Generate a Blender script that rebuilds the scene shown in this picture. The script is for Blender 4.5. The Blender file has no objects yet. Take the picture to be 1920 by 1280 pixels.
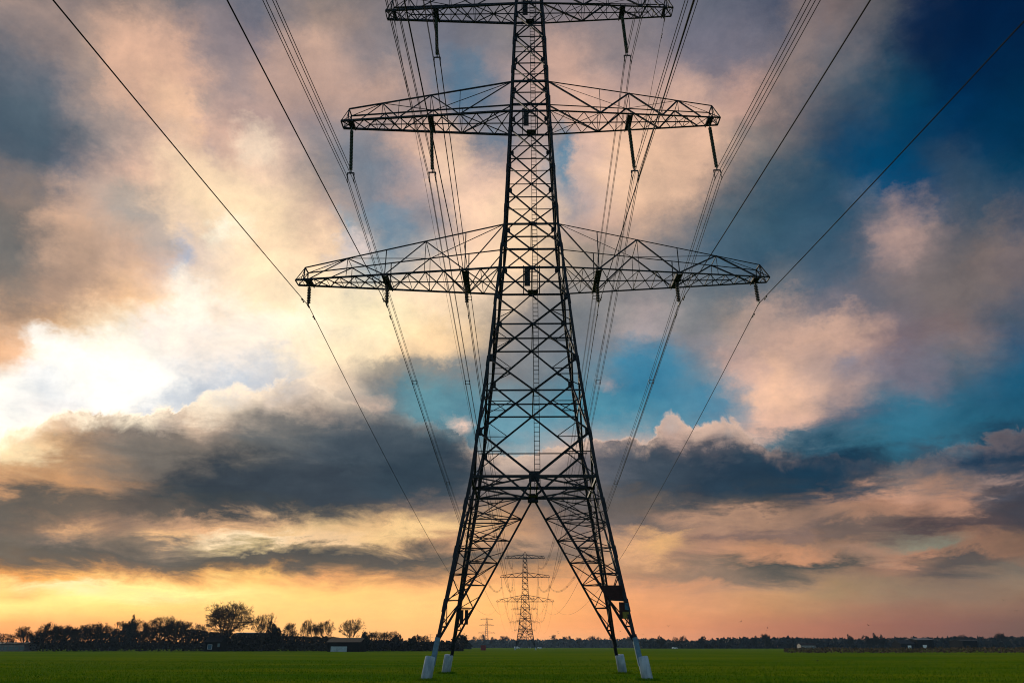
import bpy, math, random
import numpy as np
from mathutils import Vector, Matrix

R = math.radians
rnd = random.Random(7)
S = bpy.context.scene

# ------------------------------------------------------------------ camera
FPX = 1493.0                      # focal length in pixels of a 1920 px wide frame
PITCH = R(20.96)
YAW = math.atan(0.0144)           # camera looks slightly left of the line direction (+Y)
CAMX, CAMH = -0.63, 1.6
cam = bpy.data.cameras.new("camera")
cam.sensor_width = 36.0
cam.lens = 36.0 * FPX / 1920.0
cam.clip_start = 0.1
cam.clip_end = 20000
camo = bpy.data.objects.new("camera", cam)
S.collection.objects.link(camo)
camo.location = (CAMX, 0, CAMH)
camo.rotation_euler = (R(90) + PITCH, 0, YAW)
S.camera = camo

S.view_settings.view_transform = 'Standard'
S.view_settings.look = 'None'
S.view_settings.exposure = 0.0
S.view_settings.gamma = 1.0
S.render.engine = 'CYCLES'
S.cycles.max_bounces = 5
S.cycles.diffuse_bounces = 2
S.cycles.volume_bounces = 0
S.cycles.pixel_filter_type = 'BLACKMAN_HARRIS'
S.cycles.filter_width = 1.05

SUN_AZ, SUN_EL = R(-33.0), R(15.0)     # azimuth from +Y, negative = left


# ------------------------------------------------------------------ sky
def lin(h):
    out = []
    for i in (0, 2, 4):
        v = int(h[i:i + 2], 16) / 255.0
        out.append(v / 12.92 if v <= 0.04045 else ((v + 0.055) / 1.055) ** 2.4)
    return out


XC = [0, 120, 240, 360, 480, 600, 720, 840, 960, 1080, 1200, 1320, 1440, 1560, 1680, 1800, 1920]
SKY = {   # colour of the evening sky by direction (rows: height, columns: azimuth), sampled in frame pixels
 0: "857b76 7d777a 8c807d 7a777c 6c707d 91847f 827c80 787882 827d80 7d7a82 7d7a82 6c707d 555c6e 7d7070 585c64 022850 003050",
 80: "857d78 9a8a85 d2b09c cfab98 85808a c4a695 858083 767a88 8a8486 9a8a88 8c8488 777684 6d6d7a 7a7478 3a4a5c 02284f 00304f",
 160: "5c666f 6f7580 e0bba3 dab5a0 c0a498 9c8c8c c3a597 6a7a8c b09a96 d5b09d b09a98 b59b95 8c7c7a 56606c 0e4560 003358 003350",
 240: "4a6070 606a75 a09490 dcb8a8 ccaca0 8e8a90 8a8488 b09a92 7a828c c8a898 cca897 d8b4a0 8a7c78 465668 05486a 003a60 003858",
 320: "56606a 6c7480 dbb8a4 f5d4b5 f0d0b8 a09590 74808f c0a5a0 d5b5a5 b0aaa8 ecc5a8 c8a594 6d7276 30556c 004a70 2f4d65 00405f",
 400: "706a68 d8b49c aaa29c fbdcba fde2bc c8ae9e 7d8490 9a9498 fadcb8 c8aca0 d8b49c 5c6872 44606e 32566e 7a7680 4a5a6a 355068",
 480: "757472 c0a594 d8b59c c8bab8 fce0be fddcb8 7f98a8 d0b4a4 f8d8b4 a09488 8c8888 4f6c80 3d5c70 445e72 958484 706a6a 7c7072",
 560: "c8a488 b89c88 f2c9a0 fde4cc fbe4c4 fdeac6 fdecc6 f5dcb8 a89c90 828488 9a9494 6e7880 74787e 626c7c 70707a 7a7070 5e6472",
 600: "d8ac88 e0b890 fff0d4 fff4e8 fdf0e0 fdecd0 fdeac0 f2d4ac 908a88 7c8286 a09896 7c8084 b8a090 a08c8a 787078 80706f 506070",
 640: "e8b890 ffffff fff8e8 fdeee0 fceedc fdebcf fde4b8 e8c8a0 88888a 7a8088 8a8a90 8c8a90 b89e94 d0aa96 7c7078 857878 4a6078",
 700: "ffffff fffdf8 ffffff f5f2ee d8d4d4 f5dcc0 b0a090 7a8890 8a8888 708490 4886a0 708898 e0b8a0 9a8c90 807c88 5c6a78 20607e",
 740: "ffffff f5f2f0 ffffff cdd2d8 d0ccca f0d8c0 6f7b82 6e9098 809aa4 5c8a9c 4488a2 5888a0 e0b8a0 c0a498 5a7084 3a6880 22607c",
 780: "ffffff f8eee4 e8dcd0 fff0d8 e8d0b8 a8988c 7a7e80 5f94a4 70a0b0 5590a4 5a94a8 6f93a5 d8b0a0 7a7c86 42708a 2c6880 2a6078",
 820: "fff0d0 c8a488 a8988c d0b098 7c7a76 686c70 505c66 4c5c66 80a4b0 c8aca0 d8b8a8 e0bca8 447082 406c80 3c7486 3a6a7e 2a4a60",
 865: "ffe8b8 d0a880 807870 746c66 6a6864 505860 3e4c58 445260 d8c0b0 887f80 565f6a 34475a 304858 204258 345668 46586a 223e54",
 915: "c09878 b89070 786a60 4a5254 505456 444c54 3c4854 505860 908480 706a6a 505a64 2e3f4e 2c4454 30404c a08474 86746e 4a505e",
 950: "6a645c 6a665e 706860 4a5050 484e52 484c50 605c5a 907c70 706a68 645f5f 70665f 66605e 4c4c4e 947a6c a87e68 9a7c6c 484852",
 990: "746a60 b08c70 a08470 e8b88c d8b088 f0cc98 e0b888 e8c490 c89c78 8a7a72 6c6666 a88874 b8927a 90786a a88470 665c5a 5c5050",
 1012: "787064 8c7c70 887868 9c8874 f8dca0 e8c490 d8b484 c89c78 c8a080 a08878 d8a880 b89078 a8846c 9c7c68 8c7464 a47c66 806858",
 1042: "80705f 70685c 746a60 6c665e 7a7066 5c5a56 645e58 6a645c 706860 907c6e d8a880 b89078 d09c78 98806e 947a68 a07c66 90705e",
 1065: "a88058 9c7c60 9c7c60 786a58 b08860 786a5a 8a7660 8a7662 c0946c c8986e b89070 a08470 646058 6a6058 a8806a 66605c 84786a",
 1085: "e8a860 f4b868 e0a868 f8bc70 f8c878 e0a870 c89868 d0a070 e0a870 d8a070 c89874 b08c74 8c7c6c 98806a 8c7864 7c6c60 8a7a68",
 1110: "ffe890 ffec98 fff0a0 fff0a0 ffe090 fcd080 fcc880 f8c480 f0b878 e8ac72 d8a074 c89874 c09870 a08868 948068 8a7866 8a7460",
 1140: "ffe890 ffdf88 ffd880 ffd480 ffd080 ffcc80 fdcb80 fcc880 f4b870 eeae70 e0a270 d09a70 bc8f66 a88264 987460 90705c 846858",
 1170: "f8b060 fbb468 fcb868 fcc070 ffc878 ffc878 fcc478 fabf74 f4b26c f0a868 e09a66 cc8e64 bc805e a87258 946552 865e50 785a4c",
 1210: "f0a060 f4a864 f4ac68 f8b470 f8bc78 f8bc78 f4b878 f4b474 efb07c eab07c dc9e74 cc9070 b87e60 a87058 8c6450 805c50 705548",
}
YR = sorted(SKY)
TAB = np.array([[lin(h) for h in SKY[y].split()] for y in YR])
TAB[TAB.min(axis=2) > .99] = (1.08, 1.03, .93)
for i_, y_ in enumerate(YR):
    if y_ >= 1085:
        TAB[i_] *= (1.16, 1.10, 1.08)
        # blown-out cloud in front of the sun
CT, ST = math.cos(PITCH), math.sin(PITCH)


# single clouds, gaps and glows on top of the coarse table: x, y, radius x, radius y, tilt (degrees, clockwise), colour, strength
PUFFS = """
290 150 150 60 45 dcb49c .7|345 200 60 35 50 f0c8a8 .8|420 100 110 35 60 86828a .7|400 195 25 15 0 98908f .7|385 250 22 20 0 a89aa0 .7
470 270 35 35 0 fbe3c8 .8|400 360 120 45 45 fce0bc .7|250 370 45 22 35 a8a098 .8|310 435 60 20 45 b0a8a4 .75|352 480 18 32 -10 b4bac8 .95
15 230 60 80 0 46606f .7|20 480 50 90 0 6e7070 .7|120 520 70 45 0 a08a7c .6|130 440 50 60 0 c8a890 .6|100 60 30 30 0 b09a90 .5|170 100 20 60 0 8a8684 .5
580 120 90 60 0 c8a898 .6|660 180 80 50 0 c8a898 .5|690 90 60 40 0 85828a .5|860 140 30 45 0 5e7c92 .85|870 190 45 30 0 5a7890 .8|920 265 25 30 0 6a8296 .85
800 270 70 35 0 d8b4a0 .8|845 300 40 50 0 ecccb0 .8|690 300 60 60 0 7c8692 .6|740 410 40 35 0 7a94a6 .8|650 440 16 26 0 7f9cae .95|740 500 90 22 -8 7c98a8 .9
770 360 35 35 0 c0a8a0 .7|655 475 30 18 0 f0dcd4 .85|900 400 50 60 0 f4d0b4 .8|850 530 120 50 0 f8dcc0 .7|360 560 30 30 0 fff8e8 .9|435 445 22 22 0 fffae4 .85
270 610 40 20 0 fbeee8 .7|20 650 30 30 0 e8b890 .8|80 628 45 18 10 ffffff 1|200 685 95 38 0 ffffff .75|1070 110 60 60 0 d0ac9c .7|1130 60 60 60 0 8c8488 .6
1340 130 65 60 0 787784 .85|1400 190 50 45 0 c8a496 .85|1260 190 60 40 0 c8a89a .7|1480 110 30 120 15 90807c .75|1210 300 110 70 0 ecc6a8 .8|1290 290 80 70 0 d8b49c .5
1100 290 40 50 0 c8aca4 .6|1052 300 18 55 0 5a86a0 .95|1060 385 35 20 0 7c8898 .8|1090 360 25 25 0 c8b0a8 .6|1400 330 60 90 15 70767a .5|1480 380 110 60 0 2f546c .5
1800 60 90 90 0 022649 .8|1640 300 60 50 0 00486c .8|1690 350 60 40 0 004a70 .9|1790 310 40 50 0 3a5066 .6|1690 440 50 45 0 b0968e .95|1620 360 25 15 0 5a6a7c .6
1760 470 60 60 0 6c6a70 .6|1870 480 50 50 0 847672 .7|1760 540 120 40 0 7e7472 .6|1540 480 60 50 0 4a6478 .5|1550 620 70 25 0 ccaa98 .85|1465 600 60 20 0 b89e94 .7
1200 610 42 36 0 b4a4a2 .85|1465 730 64 60 0 e4bca2 .95|1540 700 60 40 0 b8a098 .7|1385 690 30 40 0 c8a89c .75|1470 790 75 15 0 e0b8a4 .85|1570 740 40 20 0 b89e96 .7
1570 692 14 14 0 6c7c94 .85|1720 720 45 35 0 7c7884 .8|1600 775 70 18 0 5a6c80 .6|1215 680 60 50 0 3f84a2 .85|1340 740 45 30 0 4a86a2 .7|1135 716 20 12 30 b0a0a0 .7
1400 880 130 35 0 2c4254 .9|1560 890 80 40 0 1e4056 .9|1250 890 90 40 0 424f5c .75|1160 880 50 30 0 5c626c .75|1860 840 70 30 -15 223e56 .95|1760 862 40 25 0 4a5868 .7
1700 795 70 45 0 36728a .85|1690 930 40 20 0 c09680 .95|1790 945 40 25 0 bc9078 .85|1880 905 35 9 0 b09488 .75|1890 962 50 38 0 46464f .8|1780 990 120 16 -5 5a4e50 .95
1620 990 90 15 -5 645c5a .75|1600 958 60 16 0 a8846e .75|1720 1020 60 9 0 889080 .8|1255 1020 45 22 0 e4b47e .95|1350 968 110 11 0 bc967c .75|1420 1003 120 12 -6 7c6a66 .8
1490 1068 130 11 -5 585854 .95|1790 1060 90 11 -3 5e5856 .95|1320 1078 100 14 0 94806e .6|1500 1043 60 10 0 d09874 .85|1630 1035 60 10 0 b08c76 .8|1700 1043 30 8 0 b88a70 .8
400 708 120 18 -15 c4cbd4 .95|300 747 120 11 -8 ced2d8 .9|540 693 40 12 0 c4c6cc .9|70 705 30 25 0 e8eaec .7|40 866 38 18 0 fff2cc 1|90 900 120 40 0 c89a70 .8|60 835 70 24 0 e8bc8c .6
430 905 120 32 0 3c454e .95|600 900 140 45 0 424c56 .9|780 880 110 45 0 3a4a56 .95|240 860 130 40 0 7a726a .6|330 840 100 25 0 76726c .65|540 810 100 30 0 686c6e .75
690 830 90 40 0 4e5a64 .75|440 955 90 18 0 464c50 .85|60 940 110 16 0 66625c .85|250 952 100 18 0 665e58 .75|480 1008 110 9 0 ffe4bc 1|620 1008 80 12 0 f2cda2 .9
770 998 80 14 -4 f0cc96 .9|320 1003 40 8 0 f8c892 .9|140 998 55 8 4 e4b486 .9|350 984 25 14 0 c8a080 .8|200 1045 200 13 0 6c655c .8|560 1040 150 14 0 5c5955 .9
760 1045 100 13 0 645e58 .8|420 1050 70 11 0 6a6258 .8|180 1110 130 6 4 fff2bc .9|390 1103 60 5 0 fff2a8 .8|45 1120 50 5 4 f0b468 .7|360 1119 60 4 0 f0bc78 .6
690 756 24 12 20 c8b0a0 .95|865 790 18 10 20 ecccba 1|760 780 8 5 0 d8b8a8 .9|650 650 100 30 0 fde8c4 .8|800 655 90 26 0 f0d0a8 .7|760 700 90 22 0 8c8c88 .6|810 748 70 28 0 6a9aa6 .75
"""
PUFF = []
for ln in PUFFS.replace('\n', '|').split('|'):
    p_ = ln.split()
    if len(p_) == 7:
        c_ = np.array(lin(p_[5]))
        if p_[5] == 'ffffff':
            c_ = c_ * np.array((1.08, 1.03, .94))
        PUFF.append((float(p_[0]), float(p_[1]), float(p_[2]), float(p_[3]), R(float(p_[4])), c_, float(p_[6])))


def dir_to_px(az, el):
    """direction (azimuth from +Y, elevation) -> frame pixel"""
    a = az + YAW
    x, y, z = math.sin(a) * math.cos(el), math.cos(a) * math.cos(el), math.sin(el)
    d = max(y * CT + z * ST, 0.05)
    u = -y * ST + z * CT
    return 960 + FPX * x / d, 640 - FPX * u / d


def px_to_dir(px, py):
    x, u = (px - 960) / FPX, (640 - py) / FPX
    y = CT - u * ST
    z = ST + u * CT
    return math.atan2(x, y) - YAW, math.atan2(z, math.hypot(x, y))


def sky_at(px, py):
    """colours for arrays of frame positions"""
    px = np.clip(np.asarray(px, float), 0, 1919.9)
    py = np.clip(np.asarray(py, float), 0, 1209.9)
    i = np.clip(np.searchsorted(YR, py, side='right') - 1, 0, len(YR) - 2)
    yr = np.array(YR, float)
    t = ((py - yr[i]) / (yr[i + 1] - yr[i]))[:, None]
    j = (px // 120).astype(int)
    u = ((px - 120 * j) / 120.0)[:, None]
    c = (TAB[i, j] * (1 - u) + TAB[i, j + 1] * u) * (1 - t) + (TAB[i + 1, j] * (1 - u) + TAB[i + 1, j + 1] * u) * t
    for x, y, rx, ry, an, col, k in PUFF:
        ux, uy = px - x, py - y
        q = ((ux * math.cos(an) + uy * math.sin(an)) / rx) ** 2 + ((-ux * math.sin(an) + uy * math.cos(an)) / ry) ** 2
        w = (k * np.exp(-np.minimum(q, 8) ** 2 * .55))[:, None]
        c = c * (1 - w) + col * w
    return c


world = bpy.data.worlds.new("World")
S.world = world
world.use_nodes = True
nt = world.node_tree
nt.nodes.clear()


class NB:
    """tiny helper to wire shader nodes"""
    def __init__(self, tree):
        self.t = tree

    def n(self, kind, **kw):
        nd = self.t.nodes.new(kind)
        for k, v in kw.items():
            setattr(nd, k, v)
        return nd

    def put(self, sock, v):
        if isinstance(v, bpy.types.NodeSocket):
            self.t.links.new(v, sock)
        elif v is not None:
            sock.default_value = v

    def m(self, op, a, b=None, c=None, clamp=False):
        nd = self.n('ShaderNodeMath', operation=op, use_clamp=clamp)
        for s, v in zip(nd.inputs, (a, b, c)):
            self.put(s, v)
        return nd.outputs[0]

    def sm(self, v, a, b, lo=0.0, hi=1.0, kind='SMOOTHSTEP'):
        nd = self.n('ShaderNodeMapRange', interpolation_type=kind)
        for s, x in zip(nd.inputs, (v, a, b, lo, hi)):
            self.put(s, x)
        return nd.outputs[0]

    def mix(self, f, a, b, mode='MIX', clampf=True):
        nd = self.n('ShaderNodeMix', data_type='RGBA', blend_type=mode, clamp_factor=clampf)
        self.put(nd.inputs[0], f)
        self.put(nd.inputs[6], a)
        self.put(nd.inputs[7], b)
        return nd.outputs[2]

    def noise(self, vec, scale, detail=6.0, rough=0.55, dist=0.0, lac=2.0):
        nd = self.n('ShaderNodeTexNoise', noise_dimensions='3D')
        self.put(nd.inputs['Vector'], vec)
        nd.inputs['Scale'].default_value = scale
        nd.inputs['Detail'].default_value = detail
        nd.inputs['Roughness'].default_value = rough
        nd.inputs['Lacunarity'].default_value = lac
        nd.inputs['Distortion'].default_value = dist
        return nd

    def ramp(self, fac, stops, interp='LINEAR'):
        nd = self.n('ShaderNodeValToRGB')
        cr = nd.color_ramp
        cr.interpolation = interp
        while len(cr.elements) > 1:
            cr.elements.remove(cr.elements[-1])
        cr.elements[0].position = stops[0][0]
        cr.elements[0].color = (*stops[0][1], 1)
        for p, c in stops[1:]:
            e = cr.elements.new(p)
            e.color = (*c, 1)
        self.put(nd.inputs[0], fac)
        return nd.outputs[0]


ELS = [-1.0] + [0.3 + 0.5 * i for i in range(22)] + [11.6 + 0.9 * i for i in range(11)] + [21.7 + 1.35 * i for i in range(18)]
AH = R(36)
NST = 31


def row_group(a0, e):
    """one row of sky colours as a small node group (quick to build)"""
    gt = bpy.data.node_groups.new('sky_row', 'ShaderNodeTree')
    gt.interface.new_socket('fac', in_out='INPUT', socket_type='NodeSocketFloat')
    gt.interface.new_socket('color', in_out='OUTPUT', socket_type='NodeSocketColor')
    gi, go = gt.nodes.new('NodeGroupInput'), gt.nodes.new('NodeGroupOutput')
    ts = [j / (NST - 1) for j in range(NST)]
    pp = np.array([dir_to_px(a0 + AH * t, R(e)) for t in ts])
    c = NB(gt).ramp(gi.outputs[0], [(t, tuple(v)) for t, v in zip(ts, sky_at(pp[:, 0], pp[:, 1]))])
    gt.links.new(c, go.inputs[0])
    return gt


rows_l = [row_group(-AH, e) for e in ELS]
rows_r = [row_group(0.0, e) for e in ELS]

B = NB(nt)
tc = B.n('ShaderNodeTexCoord')
gen = tc.outputs['Generated']
sep = B.n('ShaderNodeSeparateXYZ')
nt.links.new(gen, sep.inputs[0])
dx, dy, dz = sep.outputs
az0 = B.m('ARCTAN2', dx, dy)
el0 = B.m('ARCSINE', dz)
# cloud-layer coordinates: clouds shrink towards the horizon
zz = B.m('ADD', B.m('MAXIMUM', dz, 0.0), 0.14)
cv = B.n('ShaderNodeCombineXYZ')
nt.links.new(B.m('DIVIDE', dx, zz), cv.inputs[0])
nt.links.new(B.m('DIVIDE', dy, zz), cv.inputs[1])
cpos = cv.outputs[0]
gm = B.n('ShaderNodeMapping')
nt.links.new(gen, gm.inputs[0])
gm.inputs['Scale'].default_value = (1.0, 1.0, 1.35)
gpos = gm.outputs[0]
w1 = B.noise(gpos, 6.5, 4, 0.55)
w2 = B.noise(gpos, 15.0, 11, 0.71)
sepw = B.n('ShaderNodeSeparateColor')
nt.links.new(w1.outputs['Color'], sepw.inputs[0])
sepw2 = B.n('ShaderNodeSeparateColor')
nt.links.new(w2.outputs['Color'], sepw2.inputs[0])
amp = B.sm(el0, R(1.5), R(24), 0.10, 1.0, 'SMOOTHSTEP')


def warp(base, ch, k1, k2):
    a = B.m('MULTIPLY', B.m('SUBTRACT', sepw.outputs[ch], 0.5), k1)
    b = B.m('MULTIPLY', B.m('SUBTRACT', sepw2.outputs[ch], 0.5), k2)
    return B.m('ADD', base, B.m('MULTIPLY', B.m('ADD', a, b), amp))


az = warp(az0, 0, R(3.0), R(6.0))
el = warp(el0, 1, R(2.2), R(5.0))

# wind-drawn streaks low over the horizon
lv = B.n('ShaderNodeCombineXYZ')
nt.links.new(az0, lv.inputs[0])
nt.links.new(B.m('MULTIPLY', el0, 3.2), lv.inputs[1])
st1 = B.noise(lv.outputs[0], 11.0, 9, 0.66, 0.4)
lowk = B.m('MULTIPLY', B.sm(el0, R(1.0), R(5.0)), B.sm(el0, R(11.0), R(18.0), 1.0, 0.0))
sst = B.n('ShaderNodeSeparateColor')
nt.links.new(st1.outputs['Color'], sst.inputs[0])
el = B.m('ADD', el, B.m('MULTIPLY', B.m('MULTIPLY', B.m('SUBTRACT', sst.outputs[0], 0.5), R(4.2)), lowk))
az = B.m('ADD', az, B.m('MULTIPLY', B.m('MULTIPLY', B.m('SUBTRACT', sst.outputs[1], 0.5), R(7.0)), lowk))

# billowing top edge of the low cloud bank
EDGE = [(0, 815, 1), (70, 800, 1), (120, 772, 1), (260, 776, 1), (340, 762, 1), (400, 734, 1), (440, 722, 1), (480, 734, 1),
        (520, 713, 1), (575, 710, .9), (620, 735, .5), (720, 772, .15), (850, 800, .2), (900, 850, .7), (1000, 846, 1),
        (1060, 830, 1), (1170, 819, 1), (1215, 832, 1), (1245, 788, 1), (1262, 776, 1), (1300, 808, 1), (1335, 790, 1),
        (1362, 774, 1), (1390, 804, 1), (1440, 838, .5), (1500, 848, .1), (1640, 868, .05), (1720, 872, .15), (1800, 836, .3), (1920, 806, .3)]
AZ0, AZ1 = R(-48), R(48)
azn = B.sm(az0, AZ0, AZ1, 0, 1, 'LINEAR')
st = []
for px, py, k in EDGE:
    a, e = px_to_dir(px, py)
    st.append(((a - AZ0) / (AZ1 - AZ0), (e / R(40), k, 0.0)))
er = B.ramp(azn, st)
sepe = B.n('ShaderNodeSeparateColor')
nt.links.new(er, sepe.inputs[0])
bill = B.noise(gen, 30.0, 9, 0.68, 0.6)
bill2 = B.noise(gen, 7.0, 3, 0.5)
etop = B.m('MULTIPLY', sepe.outputs[0], R(40))
etop = B.m('ADD', etop, B.m('MULTIPLY', B.m('SUBTRACT', bill.outputs[0], 0.5), R(2.8)))
etop = B.m('ADD', etop, B.m('MULTIPLY', B.m('SUBTRACT', bill2.outputs[0], 0.5), R(1.0)))
d = B.m('SUBTRACT', etop, el0)                     # >0 inside the bank
ad = B.m('ABSOLUTE', d)
fall = B.m('MULTIPLY', B.m('EXPONENT', B.m('DIVIDE', ad, -R(1.6))), sepe.outputs[1])
side = B.sm(d, -R(0.06), R(0.30), R(0.9), -R(1.4))
el_l = B.m('ADD', el, B.m('MULTIPLY', side, fall))
# keep the warp from smearing the bank edge itself
keep = B.m('MULTIPLY', B.m('EXPONENT', B.m('DIVIDE', ad, -R(1.2))), B.m('MULTIPLY', sepe.outputs[1], 0.75))
el_l = B.m('ADD', B.m('MULTIPLY', el_l, B.m('SUBTRACT', 1.0, keep)),
           B.m('MULTIPLY', B.m('ADD', el0, B.m('MULTIPLY', side, fall)), keep))

# colour by direction: one ramp over azimuth per elevation, blended over elevation
azl = B.sm(az, -AH, 0.0, 0, 1, 'LINEAR')
azr = B.sm(az, 0.0, AH, 0, 1, 'LINEAR')


def band(groups, fac):
    base = prev = None
    for i, (e, gt) in enumerate(zip(ELS, groups)):
        nd = B.n('ShaderNodeGroup')
        nd.node_tree = gt
        # (the tiny term only makes the rows evaluate one after another)
        B.put(nd.inputs[0], fac if prev is None else B.m('MULTIPLY_ADD', prev, 1e-7, fac))
        c = nd.outputs[0]
        base = c if base is None else B.mix(B.sm(el_l, R(ELS[i - 1]), R(e), 0, 1, 'LINEAR'), base, c)
        sp = B.n('ShaderNodeSeparateColor')
        nt.links.new(base, sp.inputs[0])
        prev = sp.outputs[0]
    return base


base = B.mix(B.m('GREATER_THAN', az, 0.0), band(rows_l, azl), band(rows_r, azr))

# light and dark modelling inside the clouds
m1 = B.noise(gpos, 12.0, 12, 0.69, 0.25)
m2 = B.noise(cpos, 5.0, 6, 0.6)
mm = B.m('ADD', B.m('MULTIPLY', B.m('SUBTRACT', m1.outputs[0], 0.5), 1.0), B.m('MULTIPLY', B.m('SUBTRACT', m2.outputs[0], 0.5), 0.35))
mm = B.m('MULTIPLY', mm, B.sm(el0, R(0), R(12), 0.35, 1.0))
mm = B.m('ADD', mm, B.m('MULTIPLY', B.m('MULTIPLY', B.m('SUBTRACT', st1.outputs[0], 0.5), 0.55), lowk))
mcol = B.n('ShaderNodeCombineColor')
nt.links.new(B.m('ADD', 1.0, B.m('MULTIPLY', mm, .98)), mcol.inputs[0])
nt.links.new(B.m('ADD', 1.0, B.m('MULTIPLY', mm, .84)), mcol.inputs[1])
nt.links.new(B.m('ADD', 1.0, B.m('MULTIPLY', mm, .66)), mcol.inputs[2])
base = B.mix(1.0, base, mcol.outputs[0], 'MULTIPLY')

gmn = B.n('ShaderNodeGamma')
nt.links.new(base, gmn.inputs[0])
gmn.inputs[1].default_value = 1.13
hsv = B.n('ShaderNodeHueSaturation')
nt.links.new(gmn.outputs[0], hsv.inputs['Color'])
hsv.inputs['Saturation'].default_value = 1.0
hsv.inputs['Value'].default_value = 1.10
base = hsv.outputs[0]

# sunlit rim along the bank
rim = B.m('MULTIPLY', B.sm(d, -R(0.22), R(0.10)), B.sm(d, R(0.10), R(1.5), 1.0, 0.0))
rim = B.m('MULTIPLY', B.m('MULTIPLY', rim, sepe.outputs[1]), B.sm(w2.outputs[0], 0.38, 0.60, 0.12, 1.0))
rimc = B.ramp(azn, [(0.0, (1.5, 1.35, 1.0)), (0.30, (1.25, 1.02, .75)), (.42, (.75, .55, .40)), (.55, (.78, .55, .42)), (.70, (.72, .48, .37)), (.85, (.40, .28, .24)), (1, (.3, .25, .22))])
base = B.mix(B.m('MULTIPLY', rim, 0.8), base, rimc)

# outside the pictured part of the sky: clear evening sky from the Sky Texture
sky = B.n('ShaderNodeTexSky', sky_type='NISHITA')
sky.sun_disc = False
sky.sun_elevation = SUN_EL
sky.sun_rotation = SUN_AZ          # measured clockwise from +Y, like SUN_AZ
sky.altitude = 0
sky.dust_density = 1.5
bg_sky = B.n('ShaderNodeBackground')
nt.links.new(sky.outputs[0], bg_sky.inputs[0])
bg_sky.inputs[1].default_value = 0.15
bg_cl = B.n('ShaderNodeBackground')
nt.links.new(base, bg_cl.inputs[0])
bg_cl.inputs[1].default_value = 1.0
aaz = B.m('ABSOLUTE', az0)
outside = B.m('MAXIMUM', B.sm(aaz, R(50), R(80)), B.sm(el0, R(48), R(66)))
mx = B.n('ShaderNodeMixShader')
nt.links.new(outside, mx.inputs[0])
nt.links.new(bg_cl.outputs[0], mx.inputs[1])
nt.links.new(bg_sky.outputs[0], mx.inputs[2])
wo = B.n('ShaderNodeOutputWorld')
nt.links.new(mx.outputs[0], wo.inputs[0])
world.cycles.sampling_method = 'MANUAL'
world.cycles.sample_map_resolution = 512

# ------------------------------------------------------------------ sun (veiled by the clouds)
sl = bpy.data.lights.new("sun", 'SUN')
sl.energy = 2.2
sl.angle = R(5)
sl.color = (1.0, 0.86, 0.66)
so = bpy.data.objects.new("sun", sl)
S.collection.objects.link(so)
sd = Vector((math.sin(SUN_AZ) * math.cos(SUN_EL), math.cos(SUN_AZ) * math.cos(SUN_EL), math.sin(SUN_EL)))
so.rotation_euler = (-sd).to_track_quat('-Z', 'Y').to_euler()


# ------------------------------------------------------------------ materials
def mat(name, col, rough=0.7, metal=0.0, var=0.0, vscale=3.0, bump=0.0, spec=0.3, col2=None, coord='Object', stretch=None):
    m = bpy.data.materials.new(name)
    m.use_nodes = True
    t = m.node_tree
    b = t.nodes['Principled BSDF']
    b.inputs['Roughness'].default_value = rough
    b.inputs['Metallic'].default_value = metal
    b.inputs['Specular IOR Level'].default_value = spec
    N = NB(t)
    if var > 0 or col2:
        co = N.n('ShaderNodeTexCoord').outputs[coord]
        if stretch:
            mp = N.n('ShaderNodeMapping')
            mp.inputs['Scale'].default_value = stretch
            t.links.new(co, mp.inputs[0])
            co = mp.outputs[0]
        nz = N.noise(co, vscale, 6, 0.6)
        c2 = col2 or tuple(c * (1 - var) for c in col)
        c = N.mix(N.sm(nz.outputs[0], 0.32, 0.68), (*col, 1), (*c2, 1))
        t.links.new(c, b.inputs['Base Color'])
        if bump:
            bp = N.n('ShaderNodeBump')
            bp.inputs['Strength'].default_value = bump
            bp.inputs['Distance'].default_value = 0.05
            t.links.new(nz.outputs[0], bp.inputs['Height'])
            t.links.new(bp.outputs[0], b.inputs['Normal'])
    else:
        b.inputs['Base Color'].default_value = (*col, 1)
    return m


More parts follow.
